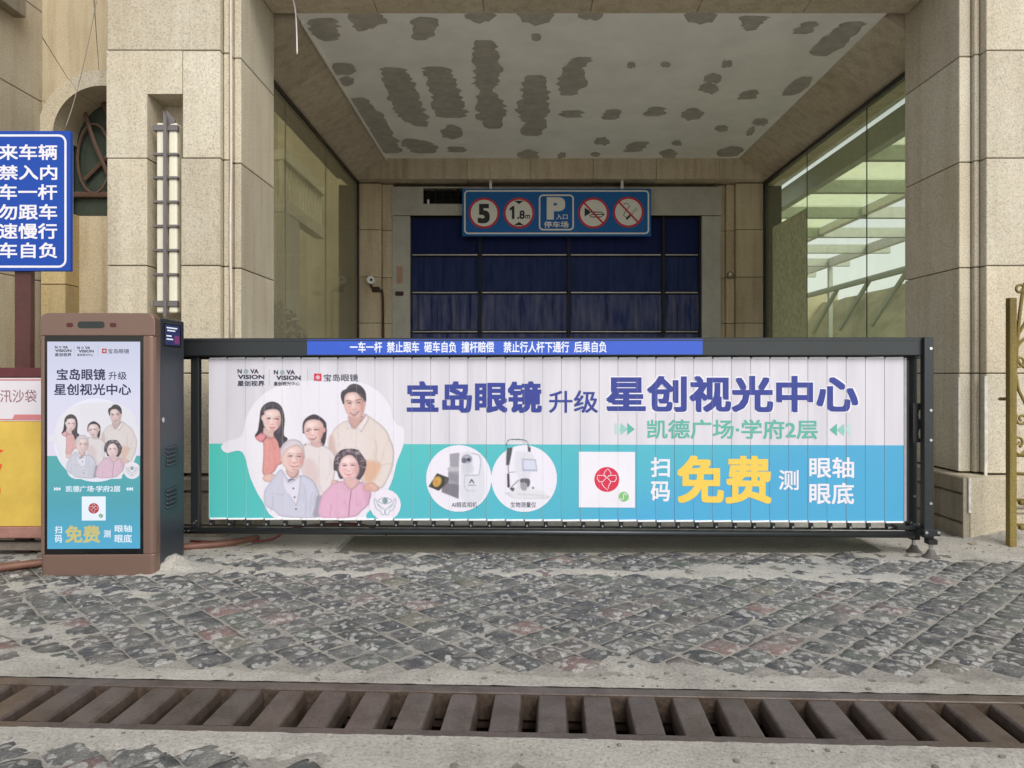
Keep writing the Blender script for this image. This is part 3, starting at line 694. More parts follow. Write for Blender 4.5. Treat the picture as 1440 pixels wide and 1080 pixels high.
for a, b in zip(ang, ang[1:]):
    a_, b_ = R(a+.25), R(b-.25); k = 8
    bm = B(); pts = [arcp(ro+.003, a_+(b_-a_)*i/k) for i in range(k+1)] + [ray_rect(b_)]
    for cr in ((-4.70, 5.9), (-3.02, 5.9)):
        ca = math.atan2(cr[1]-AC[1], cr[0]-AC[0])
        if a_ < ca < b_: pts.append(cr)
    pts.append(ray_rect(a_)); prism(bm, pts, ZA, ZA+.3); fin('stone_panel', bm, M_stone_in, aw)
for a, b in ((0, 60), (60, 120), (120, 180)):
    a_, b_ = R(a+.2), R(b-.2); k = 10
    bm = B(); prism(bm, [arcp(ro, a_+(b_-a_)*i/k) for i in range(k+1)] + [arcp(ri, b_-(b_-a_)*i/k) for i in range(k+1)], ZA-.035, ZA+.35); fin('arch_stone', bm, M_stone, aw)
for x0, x1 in ((-4.70, AC[0]-ri), (AC[0]+ri, -3.02)):
    blk(aw, x0, x1, ZA, ZA+.3, 2.72, AC[1], M_stone, .004, 'stone_panel')
blk(aw, -4.22, -3.02, ZA+.10, ZA+.4, 1.2, 2.70, M_stone_in, .004, 'stone_panel'); blk(aw, -4.22, -3.02, ZA+.10, ZA+.4, 0, 1.2, M_stone_in, .004, 'stone_panel')
for a, b in ((0, 1.3), (1.3, 2.02), (2.02, 2.70)):
    blk(aw, W3(62, 0, ZA-.1).x-.02, W3(94, 0, ZA-.1).x, ZA-.12, ZA+.3, a, b, M_stone_y, .004, 'pilaster_stone')
bm = B(); box(bm, -4.6, -3.05, ZA+.36, ZA+.38, 2.6, 4.1); fin('window_pane', bm, paint('dark_window_glass', (.05, .065, .05), .12), aw)
bm = B()
for p, q, r in (((-4.1, 3.9), (-3.55, 3.0), .03), ((-4.25, 3.1), (-3.6, 3.75), .02), ((-3.99, 3.95), (-3.99, 2.7), .025), ((-4.4, 2.95), (-3.3, 2.95), .03)):
    tube(bm, [(p[0], ZA+.32, p[1]), (q[0], ZA+.32, q[1])], r, 6)
for k in range(3):
    cx_ = -4.15+.33*k; tube(bm, [(cx_+.16*math.cos(t), ZA+.30, 3.3+.34*math.sin(t)) for t in [i*math.pi/9 for i in range(19)]], .013, 6)
    tube(bm, [(cx_-.1, ZA+.29, 3.8), (cx_+.02, ZA+.27, 3.45), (cx_+.16, ZA+.29, 3.1)], .02, 6)
fin('window_bar', bm, paint('brown_window_bars', (.12, .07, .05), .5), aw)
# ------------------------------------------------------------ niche lamp
nl = thing('wall_lamp', 'tall cream glass wall lamp in a dark grid frame inside the pillar niche', 'wall lamp', ((W3(234, 0, 5.45)).x, ZF+.2, 1.6))
ly0 = ZF+.02
def lz(py): return H+(CY-py)*ly0/F
def lx(px): return (px-CX)*ly0/F
M_lf = paint('lamp_frame_grey', (.17, .155, .15), .5, .3, var=.1)
M_opal = paint('opal_glass', (.74, .70, .56), .3, var=.05, sc=3)
for a, b in ((219.5, 233.2), (236.3, 248.5)):
    bm = B(); box(bm, lx(a), lx(b), ly0+.004, ly0+.12, lz(440), lz(172), .012, 0, 2); fin('lamp_glass', bm, M_opal, nl, smooth=False)
for i, y in enumerate((180, 217, 250, 284, 318, 352, 386, 427)):
    h = .022 if i in (0, 7) else .010
    bm = B(); box(bm, lx(215.5), lx(250), ly0-.01, ly0+.03, lz(y)-h, lz(y)+h, .003); fin('lamp_bar', bm, M_lf, nl)
bm = B(); prism(bm, [(lx(232.5), lz(446)), (lx(237), lz(446)), (lx(237), lz(168)), (lx(232.5), lz(157))], ly0-.035, ly0-.011); fin('lamp_spine', bm, M_lf, nl)
bm = B(); prism(bm, [(lx(232.5), lz(176)), (lx(246), lz(172)), (lx(246), lz(168)), (lx(234), lz(155))], ly0+.0, ly0+.015); fin('lamp_fin', bm, M_lf, nl)
bm = B(); box(bm, lx(228), lx(240), ly0+.121, ZF+ND-.002, lz(300)-.05, lz(300)+.05); fin('lamp_bracket', bm, M_lf, nl)
bm = B(); rs = random.Random(2); x = W3(321, 0, ZF-.02).x
tube(bm, [(x+rs.uniform(-.003, .003), ZF+.03, z) for z in [1.35+.35*k for k in range(14)]], .009, 8)
tag(fin('conduit_pipe', bm, paint('pinkish_pvc', (.62, .54, .46), .5), smooth=True), 'thin pale conduit pipe running up the inner edge of the left pillar', 'pipe')
bm = B(); a = [W3(410, -8, 6.0), W3(415, 12, 6.0), W3(417, 40, 6.0), W3(418, 76, 6.0)]; tube(bm, spline([tuple(p) for p in a], 5, False), .006, 6)
tag(fin('hanging_cable', bm, M_white, smooth=True), 'short loose white cable end hanging beside the top of the left pillar', 'cable')
bm = B(); a = [W3(137, -6, 6.6), W3(122, 70, 6.6), W3(105, 140, 6.6), W3(92, 180, 6.6)]; tube(bm, spline([tuple(p) for p in a], 5, False), .004, 6)
tag(fin('thin_wire', bm, paint('grey_wire', (.35, .32, .28), .6), smooth=True), 'thin grey wire slanting down in front of the arched window', 'wire')
# camera on the left back post, sensor on the right back post
sc_ = thing('wall_camera', 'small white camera with a dark cable on the left back post', 'camera', W3(524, 398, Z3))
bm = B(); c = W3(522, 394, Z3-.07); disc(bm, c, .055, 'y', 16, .09); fin('camera_head', bm, M_white, sc_)
bm = B(); disc(bm, c+Vector((.01, -.047, 0)), .02, 'y', 12, .006); fin('lens', bm, M_black, sc_)
bm = B(); tube(bm, spline([tuple(W3(521, 400, Z3-.05)), tuple(W3(525, 406, Z3-.05)), tuple(W3(534, 409, Z3-.04)), tuple(W3(538, 414, Z3-.03)), tuple(W3(539, 480, Z3-.03)), tuple(W3(539, 560, Z3-.03))], 5, False), .018, 6)
box(bm, c.x+.0, c.x+.12, c.y+.02, c.y+.06, c.z-.17, c.z-.09, .02); fin('cable', bm, M_rust2, sc_, smooth=True)
bm = B(); c = W3(1027, 386, Z3-.02); bmesh.ops.create_uvsphere(bm, u_segments=14, v_segments=9, radius=.048, matrix=Matrix.Translation(c)); box(bm, c.x-.03, c.x+.03, c.y, c.y+.09, c.z-.03, c.z+.03)
tag(fin('door_sensor', bm, paint('brass_cap', (.5, .44, .33), .25, .8), smooth=True), 'small shiny round sensor on the right back post', 'sensor')
# ------------------------------------------------------------ flat print: painted as coloured cells on a real sheet
class Canvas:
    def __init__(s, x0, y0, x1, y1, k):
        s.x0, s.y0, s.k = x0, y0, k; s.w = int((x1-x0)*k); s.h = int((y1-y0)*k)
        s.rgb = np.ones((s.h, s.w, 3)); s.a = np.zeros((s.h, s.w))
    def mask(s, pts, blur=0):
        k = s.k; P_ = np.array([((x-s.x0)*k, (y-s.y0)*k) for x, y in pts]); pad = int(blur*k*2)+2
        i0, i1 = max(0, int(P_[:, 0].min())-pad), min(s.w, int(P_[:, 0].max())+pad+1); j0, j1 = max(0, int(P_[:, 1].min())-pad), min(s.h, int(P_[:, 1].max())+pad+1)
        if i1 <= i0 or j1 <= j0: return None
        M = np.zeros((j1-j0, i1-i0))
        for sx in (.25, .75):
            for sy in (.25, .75):
                X, Y = np.meshgrid(np.arange(i0, i1)+sx, np.arange(j0, j1)+sy); ins = np.zeros(X.shape, bool)
                for (ax, ay), (bx_, by_) in zip(P_, np.roll(P_, -1, 0)):
                    if ay == by_: continue
                    c = (ay > Y) != (by_ > Y); ins ^= c & (X < (bx_-ax)*(Y-ay)/(by_-ay)+ax)
                M += ins*.25
        r = int(round(blur*k))
        for _ in range(2 if r else 0):
            for ax in (0, 1):
                Q = np.pad(M, [(r, r) if q == ax else (0, 0) for q in (0, 1)], mode='edge'); C_ = np.cumsum(Q, ax); C_ = np.insert(C_, 0, 0, ax)
                n_ = 2*r+1; M = (np.take(C_, range(n_, C_.shape[ax]), ax) - np.take(C_, range(0, C_.shape[ax]-n_), ax))/n_
        return M, i0, i1, j0, j1
    def poly(s, pts, col, al=1, blur=0, sm=True, clip=False, back=False):
        q = s.mask(spline(pts, 5) if sm else pts, blur)
        if q is None: return
        M, i0, i1, j0, j1 = q; M = (M*al)
        if clip: M = M*(s.a[j0:j1, i0:i1] > .5)
        A = s.rgb[j0:j1, i0:i1]
        if clip and al == 1 and not blur and min(M.shape) > 12*s.k*.6:
            Q = M.copy(); r = max(1, int(2.2*s.k)); h_, w_ = Q.shape
            for ax in (0, 1, 0, 1):
                pd = np.pad(Q, [(r, r) if q == ax else (0, 0) for q in (0, 1)]); C_ = np.insert(np.cumsum(pd, ax), 0, 0, ax); Q = (np.take(C_, range(2*r+1, C_.shape[ax]), ax) - np.take(C_, range(0, C_.shape[ax]-2*r-1), ax))/(2*r+1)
            YY, XX = np.mgrid[0:h_, 0:w_]; sh = 1 - .34*np.clip(1-Q, 0, .7)*(.6+.9*XX/w_)
            cc_ = np.clip(np.array(col)/255*sh[..., None], 0, 1); A[:] = A*(1-M[..., None]) + cc_*M[..., None]; return
        A[:] = A*(1-M[..., None]) + np.array(col)/255*M[..., None]
        if not clip: s.a[j0:j1, i0:i1] = np.maximum(s.a[j0:j1, i0:i1], M)
    def ell(s, x, y, rx, ry, col, al=1, blur=0, clip=True, rot=0):
        c, d = math.cos(rot), math.sin(rot)
        s.poly([(x+rx*math.cos(t)*c-ry*math.sin(t)*d, y+rx*math.cos(t)*d+ry*math.sin(t)*c) for t in [i*math.pi/9 for i in range(18)]], col, al, blur, False, clip)
    def line(s, pts, w, col, al=1, blur=0, clip=True, closed=False, sm=True):
        p = spline(pts, 4, closed) if sm else list(pts) + ([pts[0]] if closed else [])
        for a, b in zip(p, p[1:] + ([p[0]] if closed and sm else [])):
            dx, dy = b[0]-a[0], b[1]-a[1]; L_ = math.hypot(dx, dy) or 1; nx_, ny_ = -dy/L_*w/2, dx/L_*w/2
            s.poly([(a[0]+nx_, a[1]+ny_), (b[0]+nx_, b[1]+ny_), (b[0]-nx_, b[1]-ny_), (a[0]-nx_, a[1]-ny_)], col, al, blur, False, clip)
    def mesh(s, name, place):
        """place(px,py) -> (x,z): linear map given by three corners"""
        o = np.array(place(s.x0, s.y0)); ux = (np.array(place(s.x0+s.w/s.k, s.y0))-o)/s.w; uy = (np.array(place(s.x0, s.y0+s.h/s.k))-o)/s.h
        J, I = np.mgrid[0:s.h, 0:s.w]; V = o + (I[..., None]+.5)*ux + (J[..., None]+.5)*uy
        co = np.zeros((s.h*s.w, 3)); co[:, 0] = V[..., 0].ravel(); co[:, 2] = V[..., 1].ravel()
        idx = np.arange(s.h*s.w).reshape(s.h, s.w); ok = (s.a[:-1, :-1] > .5) & (s.a[1:, :-1] > .5) & (s.a[:-1, 1:] > .5) & (s.a[1:, 1:] > .5)
        F_ = np.stack([idx[:-1, :-1][ok], idx[1:, :-1][ok], idx[1:, 1:][ok], idx[:-1, 1:][ok]], 1)
        used = np.unique(F_); rem = np.zeros(s.h*s.w, int); rem[used] = np.arange(len(used)); F_ = rem[F_]; co = co[used]
        me = D.meshes.new(name); me.vertices.add(len(co)); me.vertices.foreach_set('co', co.ravel())
        me.loops.add(F_.size); me.loops.foreach_set('vertex_index', F_.ravel()); me.polygons.add(len(F_)); me.polygons.foreach_set('loop_start', np.arange(0, F_.size, 4)); me.update(calc_edges=True)
        rg = s.rgb.copy(); wsum = s.a[..., None].copy(); rg *= wsum
        for ax in (0, 1): rg = (np.roll(rg, 1, ax)+2*rg+np.roll(rg, -1, ax))/4; wsum = (np.roll(wsum, 1, ax)+2*wsum+np.roll(wsum, -1, ax))/4
        rg = rg/np.maximum(wsum, 1e-3); gr_ = np.random.RandomState(1).normal(0, .010, rg.shape[:2])[..., None]
        c = np.clip(rg*.93+.055+gr_, 0, 1).reshape(-1, 3)[used]; c = np.where(c <= .04045, c/12.92, ((c+.055)/1.055)**2.4)
        at = me.color_attributes.new('print', 'FLOAT_COLOR', 'POINT'); at.data.foreach_set('color', np.hstack([c, np.ones((len(c), 1))]).astype('f').ravel())
        return me
def cropm(ox, oy, sc): return lambda pts: [(ox+x/sc, oy+y/sc) for x, y in pts]
A_, B_, C_, D_, E_ = cropm(345, 550, 10.8), cropm(455, 530, 10.8), cropm(380, 610, 8.64), cropm(445, 610, 8.64), cropm(280, 460, 3.376)
G_ = cropm(330, 510, 4.696)
cv = Canvas(305, 530, 574, 731, 1.7)
bgw = (236, 232, 244)
cv.poly(E_([(103,570),(130,540),(200,515),(222,430),(270,350),(340,295),(440,262),(560,250),(690,252),(790,268),(860,310),(905,370),(930,450),(972,480),(970,560),(940,640),(920,720),(880,800),(800,880),(760,915),(390,915),(300,825),(245,720),(205,595),(130,598)]), bgw)
cv.poly(E_([(220,470),(300,330),(420,280),(420,900),(300,800)]), (244,242,250), .5, 4, clip=True)
# tall man
cv.poly(B_([(80,1080),(125,860),(210,740),(370,660),(480,780),(640,590),(800,665),(950,800),(1020,950)]) + D_([(935,150),(945,260),(925,400),(860,560),(800,650),(730,640),(600,600),(380,420),(200,300),(150,190)]), (228,214,210), clip=True)
cv.poly(D_([(225,0),(560,0),(560,330),(250,330)]), (232,220,220), .6, 3, clip=True)
cv.poly(D_([(150,190),(150,60),(195,0),(215,60),(250,270),(200,250)]), (206,172,166), .75, 1, clip=True)
cv.poly(D_([(590,335),(745,335),(785,395),(700,560),(590,570)]), (222,172,142), .85, 2, clip=True)
cv.line(D_([(715,60),(735,180),(725,300),(790,400)]), 1.6, (200,170,160), .6, .8); cv.line(D_([(880,60),(800,260),(770,380)]), 1.3, (205,185,180), .5, .8); cv.line(D_([(780,380),(850,360),(930,350)]), 1.1, (195,165,155), .6, .5)
cv.poly(B_([(385,590),(400,700),(470,785),(545,715),(610,590)]), (206,160,152), clip=True)
cv.poly(B_([(360,790),(375,640),(395,620),(420,720),(475,785),(400,770)]), (240,226,232), clip=True); cv.poly(B_([(480,780),(540,720),(640,560),(690,640),(580,830),(540,790)]), (240,224,226), clip=True)
cv.line(B_([(690,640),(620,740),(580,835)]), .8, (190,165,170), .8); cv.line(B_([(395,640),(400,700),(440,760)]), .9, (120,90,100), .7); cv.line(B_([(600,560),(635,590),(560,690)]), 1.1, (120,85,85), .7)
cv.poly(B_([(268,300),(282,220),(350,180),(400,125),(480,105),(570,138),(635,220),(650,320),(640,420),(600,440),(330,420),(290,380)]), (62,56,64), clip=True)
cv.poly(B_([(318,370),(326,290),(380,238),(500,232),(565,300),(612,350),(628,430),(605,540),(545,635),(470,648),(400,610),(345,530),(318,450)]), (228,190,184), clip=True)
cv.poly(B_([(545,260),(612,350),(628,430),(605,540),(530,630),(560,480)]), (204,158,150), .55, 1.2, clip=True)
cv.ell(*B_([(630, 400)])[0], 1.8, 3.2, (214,168,160)); cv.line(B_([(340,368),(390,358),(430,368)]), 1.0, (70,52,56), .85); cv.line(B_([(495,358),(545,342),(585,345)]), 1.1, (66,48,52), .9)
for x, y in ((395, 398), (535, 385)): cv.ell(*B_([(x, y)])[0], 2.7, .8, (74,50,54), .9); cv.line(B_([(x-62,y-15),(x-50,y+30),(x,y+48),(x+50,y+30),(x+62,y-15),(x,y-22)]), .35, (110,90,98), .55, closed=True)
cv.line(B_([(470,440),(450,485),(490,495),(530,480)]), .8, (178,124,118), .75); cv.poly(B_([(395,530),(470,540),(545,512),(510,570),(460,585),(420,565)]), (196,122,120), clip=True); cv.poly(B_([(410,535),(470,545),(535,520),(500,558),(450,565)]), (250,244,244), clip=True)
# woman
cv.poly(A_([(150,690),(195,590),(222,400),(240,280),(300,200),(400,160),(500,185),(570,270),(600,420),(585,600),(585,670),(645,730),(530,860),(300,700)]), (64,56,66), clip=True)
cv.poly(A_([(262,560),(262,620),(330,690),(430,710),(470,600),(400,560)]), (224,182,178), clip=True)
cv.poly(A_([(268,760),(210,765),(150,700),(200,655),(245,632),(330,690),(400,715),(470,690),(540,860),(560,1080),(500,1130),(420,1240),(270,1260),(275,1000)]), (226,152,148), clip=True)
cv.poly(A_([(150,700),(200,655),(245,632),(330,688),(262,775),(205,755)]), (232,146,158), clip=True); cv.line(A_([(330,690),(300,720),(262,775)]), 1.3, (120,60,70), .8)
cv.line(A_([(400,720),(430,820),(450,1000),(460,1200)]), .9, (190,110,110), .6, .3); cv.line(A_([(340,760),(330,950),(345,1230)]), 2.2, (236,172,160), .5, 1)
cv.poly(A_([(292,350),(300,300),(420,268),(520,300),(548,420),(532,510),(480,585),(400,632),(340,610),(285,520),(268,462),(248,458),(250,380)]), (238,206,202), clip=True)
cv.poly(A_([(500,330),(548,420),(532,510),(470,590),(400,632),(480,500)]), (220,176,172), .5, 1, clip=True)
cv.poly(A_([(430,640),(530,540),(555,380),(600,420),(588,660),(645,730),(532,860),(500,770)]), (70,62,72), clip=True); cv.poly(A_([(155,690),(215,560),(235,430),(270,470),(275,600),(240,630)]), (60,52,60), clip=True)
cv.line(A_([(425,170),(428,240),(428,275)]), .8, (150,130,136), .8); cv.line(A_([(500,640),(535,540),(570,420)]), 2.2, (124,114,122), .6, .6); cv.line(A_([(262,320),(320,230),(400,195)]), 2.4, (118,106,114), .6, .6); cv.line(A_([(450,200),(520,240),(560,320)]), 2.0, (112,100,108), .6, .6); cv.line(A_([(540,700),(570,780),(560,800)]), 2.0, (110,100,108), .6, .6); cv.line(B_([(380,160),(470,135),(560,160)]), 2.0, (112,104,110), .6, .6); cv.line(B_([(310,230),(350,205),(400,190)]), 1.6, (104,96,102), .6, .5); cv.line(B_([(560,250),(610,300),(625,380)]), 1.2, (104,96,102), .6, .5)
for x, y in ((365, 410), (490, 422)): cv.ell(*A_([(x, y)])[0], 2.6, .9, (70,48,56), .9); cv.line(A_([(x-28, y-34), (x, y-42), (x+32, y-32)]), .6, (130,95,95), .8); cv.line(A_([(x+58*math.cos(t), y+8+44*math.sin(t)) for t in [i*.7 for i in range(9)]]), .35, (190,150,150), .8, closed=True)
cv.line(A_([(425,470),(412,508),(450,508)]), .7, (196,146,142), .8); cv.poly(A_([(360,540),(410,548),(460,538),(440,562),(405,568),(380,558)]), (206,104,112), clip=True)
cv.poly(G_([(185,765),(200,740),(240,730),(272,745),(268,775),(240,788),(205,785)]), (238,196,190), clip=True)
for k in range(3): cv.line(G_([(208+k*18,745),(204+k*18,782)]), .5, (190,130,125), .7, sm=False)
# girl
cv.poly(G_([(452,545),(490,530),(540,545),(590,545),(640,575),(672,630),(662,740),(625,880),(560,890),(520,880),(440,700),(440,600)]), (230,220,222), clip=True)
cv.poly(C_([(430,300),(520,310),(580,400),(600,560),(580,740),(480,560),(400,470)]), (214,180,184), .55, 2.5, clip=True); cv.line(C_([(560,560),(640,700),(640,760)]), 1.2, (205,185,195), .5, .8)
cv.line(C_([(690,560),(740,430),(750,300)]), 1.5, (205,190,200), .6, .8)
cv.poly(A_([(1170,600),(1240,570),(1210,800),(1150,800)]), (72,54,62), clip=True); cv.poly(G_([(575,440),(590,470),(592,535),(572,540)]), (70,54,60), clip=True)
cv.poly(A_([(878,620),(874,520),(900,440),(975,375),(1060,352),(1150,395),(1225,470),(1235,560),(1200,640),(900,640)]), (66,56,66), clip=True)
cv.poly(A_([(1010,770),(1150,760),(1160,830),(1080,850),(1010,820)]), (220,172,168), clip=True)
cv.poly(A_([(893,560),(925,465),(1010,428),(1120,438),(1185,500),(1195,600),(1165,700),(1095,792),(1020,790),(950,722),(905,640)]), (234,200,196), clip=True); cv.ell(*A_([(1205, 590)])[0], 1.9, 3.4, (216,160,152))
cv.poly(A_([(1120,470),(1185,500),(1195,600),(1150,720),(1090,790),(1110,640)]), (214,168,162), .5, 1, clip=True)
for x, y in ((950, 602), (1070, 584)): cv.ell(*A_([(x, y)])[0], 2.7, .85, (80,56,62), .9); cv.line(A_([(x-34, y-34), (x, y-42), (x+30, y-34)]), .5, (150,112,112), .7); cv.line(A_([(x+62*math.cos(t), y+6+42*math.sin(t)) for t in [i*.7 for i in range(9)]]), .3, (190,150,155), .6, closed=True)
cv.line(A_([(1010,650),(1000,675),(1040,672)]), .6, (190,138,134), .8); cv.poly(A_([(970,705),(1030,712),(1088,688),(1070,722),(1025,738),(990,728)]), (200,110,112), clip=True); cv.line(A_([(985,710),(1030,718),(1075,698)]), .7, (248,240,240), .9)
cv.line(A_([(900,800),(960,790),(1060,840),(1190,800)]), 1.6, (214,200,205), .8, .4); cv.ell(*A_([(915, 815)])[0], 1.3, 1.3, (110,90,100), .6)
# old man
cv.poly(C_([(-10,600),(60,500),(140,430),(220,540),(300,560),(380,500),(480,530),(560,620),(605,760),(600,1005),(165,1005),(60,940),(-60,860),(-70,700)]), (206,206,226), clip=True)
cv.poly(C_([(165,470),(220,590),(290,560),(370,500),(375,600),(330,860),(250,780),(160,650)]), (228,224,242), clip=True)
for p in ([(40,715),(110,735),(170,740)], [(40,745),(30,860)], [(520,700),(495,840),(495,990)], [(410,620),(440,760),(430,990)], [(560,690),(520,880)]): cv.line(C_(p), 1.1, (160,160,188), .6, .4)
cv.poly(C_([(572,750),(640,755),(612,850),(600,990),(520,990),(545,880)]), (150,146,160), .8, .5, clip=True)
for x, y in ((285, 660), (300, 768), (317, 910)): cv.ell(*C_([(x, y)])[0], 1.2, 1.2, (60,64,84))
cv.poly(C_([(200,430),(345,430),(345,500),(290,540),(215,500)]), (220,178,174), clip=True); cv.line(C_([(245,520),(290,528),(335,470)]), 1.2, (130,90,96), .7)
cv.poly(C_([(215,590),(240,545),(285,545),(310,560),(260,560)]), (96,92,118), .9, clip=True)
cv.poly(C_([(128,250),(130,180),(170,110),(250,66),(340,75),(400,130),(420,220),(415,300),(300,330),(150,330)]), (218,208,218), clip=True)
cv.poly(C_([(150,260),(185,200),(250,150),(340,130),(395,190),(412,290),(395,370),(345,440),(275,480),(210,440),(165,385),(140,330)]), (236,200,196), clip=True); cv.poly(C_([(380,190),(412,290),(395,370),(330,455),(350,330)]), (216,170,166), .5, 1, clip=True)
cv.ell(*C_([(142, 305)])[0], 1.9, 4, (226,184,180)); cv.line(C_([(170,200),(160,150),(230,105)]), 2.2, (196,188,200), .6, .6)
for x, y in ((257, 266), (357, 272)): cv.ell(*C_([(x, y)])[0], 3.0, .8, (90,60,66), .85); cv.line(C_([(x-40, y-26), (x, y-36), (x+38, y-28)]), 1.1, (150,128,134), .8); cv.line(C_([(x+50*math.cos(t), y+8+30*math.sin(t)) for t in [i*.7 for i in range(9)]]), .35, (150,120,130), .5, closed=True)
cv.line(C_([(325,290),(330,345),(295,352),(275,340)]), .9, (184,130,126), .8); cv.line(C_([(250,388),(300,398),(350,386)]), 1.2, (170,92,94), .9); cv.line(C_([(232,360),(248,392)]), .8, (200,150,146), .8)
# old woman
cv.poly(D_([(50,1005),(65,760),(150,650),(200,600),(320,570),(420,660),(540,575),(620,640),(665,700),(640,840),(560,925),(440,1005)]), (226,176,204), clip=True)
cv.line(D_([(428,680),(405,850),(395,1000)]), 1.0, (120,80,104), .8); cv.line(D_([(185,850),(165,1000)]), 1.2, (190,136,166), .7, .3); cv.poly(D_([(560,600),(665,700),(620,860),(590,760)]), (206,150,184), .5, 2, clip=True)
cv.line(D_([(300,600),(340,670),(420,690)]), .9, (206,150,182), .8, .3); cv.line(D_([(660,710),(630,860)]), .9, (150,90,120), .6)
cv.poly(D_([(340,540),(350,600),(425,675),(520,590),(510,500)]), (224,180,180), clip=True)
rs = random.Random(5)
cv.poly(D_([(212,430),(222,300),(290,205),(390,178),(500,192),(570,270),(608,350),(592,450),(535,545),(490,540),(440,500),(320,540),(282,532),(250,450)]), (84,70,80), clip=True)
for k in range(46):
    t = rs.uniform(-3.5, .4); r_ = rs.uniform(.72, .97); x = 410+190*r_*math.cos(t); y = 350+165*r_*math.sin(t)*(1 if math.sin(t) < 0 else 1.05)
    cv.line(D_([(x-22, y+rs.uniform(-14, 14)), (x, y-16), (x+22, y+rs.uniform(-14, 14))]), 1.5, rs.choice([(176,162,172), (44,34,42), (140,124,134)]), .8)
cv.poly(D_([(275,430),(310,300),(400,250),(470,285),(512,360),(522,440),(485,520),(405,562),(330,532)]), (240,204,204), clip=True); cv.poly(D_([(480,320),(522,440),(485,520),(405,562),(460,450)]), (222,172,176), .5, 1, clip=True)
for x, y in ((340, 382), (440, 375)): cv.ell(*D_([(x, y)])[0], 2.6, .7, (80,52,60), .9); cv.line(D_([(x-26, y-20), (x, y-27), (x+26, y-18)]), .6, (140,104,108), .8); cv.line(D_([(x+50*math.cos(t), y+10+38*math.sin(t)) for t in [i*.7 for i in range(9)]]), .35, (200,120,140), .7, closed=True)
cv.line(D_([(385,420),(370,440),(410,440)]), .8, (200,140,140), .8); cv.poly(D_([(340,468),(395,478),(450,465),(425,492),(390,500),(360,490)]), (206,104,116), clip=True); cv.line(D_([(352,474),(395,482),(440,470)]), 1.0, (252,246,246), .95)
cv.poly(D_([(565,655),(590,610),(640,585),(700,590),(765,655),(730,690),(650,695),(600,685)]), (232,182,172), clip=True)
for p in ([(570,655),(640,610)], [(585,672),(660,630)], [(615,688),(690,645)]): cv.line(D_(p), .7, (176,110,102), .8, sm=False)
cv.poly(D_([(180,600),(195,560),(240,555),(275,575),(240,600),(200,610)]), (236,190,186), clip=True)
def face(P_, x, y, rx, ry, side=1):
    f = lambda a, b: P_([(x+a*rx, y+b*ry)])[0]; k = (P_([(1, 0)])[0][0]-P_([(0, 0)])[0][0])
    cv.ell(*f(-.25*side, -.55), rx*.38*k, ry*.22*k, (255,238,234), .55, 1.2); cv.ell(*f(-.1*side, .02), rx*.10*k, ry*.24*k, (255,240,236), .5, .7)
    for sx in (-1, 1): cv.ell(*f(.48*sx, .22), rx*.22*k, ry*.17*k, (236,150,146), .38, 1.1); cv.ell(*f(.42*sx, -.18), rx*.26*k, ry*.10*k, (170,110,108), .26, .8); cv.line([f(.42*sx-.2, -.15), f(.42*sx, -.19), f(.42*sx+.2, -.14)], .7, (50,34,42), .8)
    cv.ell(*f(0, .80), rx*.30*k, ry*.10*k, (176,116,112), .35, .8); cv.ell(*f(.78*side, .1), rx*.22*k, ry*.55*k, (178,116,110), .30, 1.2)
    cv.line([f(-.20, .30), f(-.05, .36), f(.14, .30)], .7, (158,98,94), .55)
face(A_, 410, 450, 132, 178); face(B_, 470, 430, 155, 215); face(A_, 1040, 610, 145, 178); face(C_, 295, 300, 120, 165); face(D_, 400, 405, 118, 150)
rs = random.Random(11)
for P_, x0_, x1_, y0_, y1_, n_, dk, lt in ((B_, 180, 950, 820, 1080, 12, (186,166,162), (250,238,232)), (D_, 640, 920, 60, 560, 9, (196,172,164), (250,238,228)), (C_, 20, 560, 620, 980, 16, (150,150,182), (232,232,248)), (D_, 80, 620, 720, 980, 14, (186,124,160), (248,208,228)), (G_, 470, 650, 600, 860, 10, (188,170,182), (248,242,244)), (A_, 290, 520, 800, 1200, 8, (190,104,100), (250,186,176))):
    for _ in range(n_):
        x, y = rs.uniform(x0_, x1_), rs.uniform(y0_, y1_); L_ = (y1_-y0_)*rs.uniform(.15, .4); dx = rs.uniform(-.35, .35)*L_
        p = P_([(x, y), (x+dx*.3, y+L_*.5), (x+dx, y+L_)])
        lo_, hi2 = P_([(x0_, y0_)])[0], P_([(x1_, y1_)])[0]
        p = [(min(q[0], hi2[0]), min(q[1], hi2[1])) for q in p]
        cv.line(p, rs.uniform(1.0, 2.2), rs.choice((dk, dk, lt)), .22, .7)
# clinic badge
cv.ell(542.2, 709.5, 23.4, 23.4, (205,200,214), .8, .6); cv.ell(542, 709, 22.2, 22.2, (240,232,246), clip=False)
tl_ = (104,142,152)
cv.line(D_([(752,805),(790,778),(835,768),(880,778),(917,805),(880,832),(835,843),(790,832)]), .75, tl_, closed=True); cv.ell(*D_([(835, 805)])[0], 3.7, 3.7, (126,160,168)); cv.ell(*D_([(835, 805)])[0], 2.2, 2.2, (200,208,218)); cv.ell(*D_([(835, 805)])[0], 1.2, 1.2, tl_)
for sg in (1, -1):
    f = lambda p: [(835+(x-835)*sg, y) for x, y in p]
    cv.line(D_(f([(702,790),(712,850),(735,905),(785,940),(790,970),(825,972),(828,915),(790,880),(745,840),(725,790),(712,780)])), .7, tl_, closed=True); cv.line(D_(f([(740,850),(775,890),(795,915)])), .6, tl_)
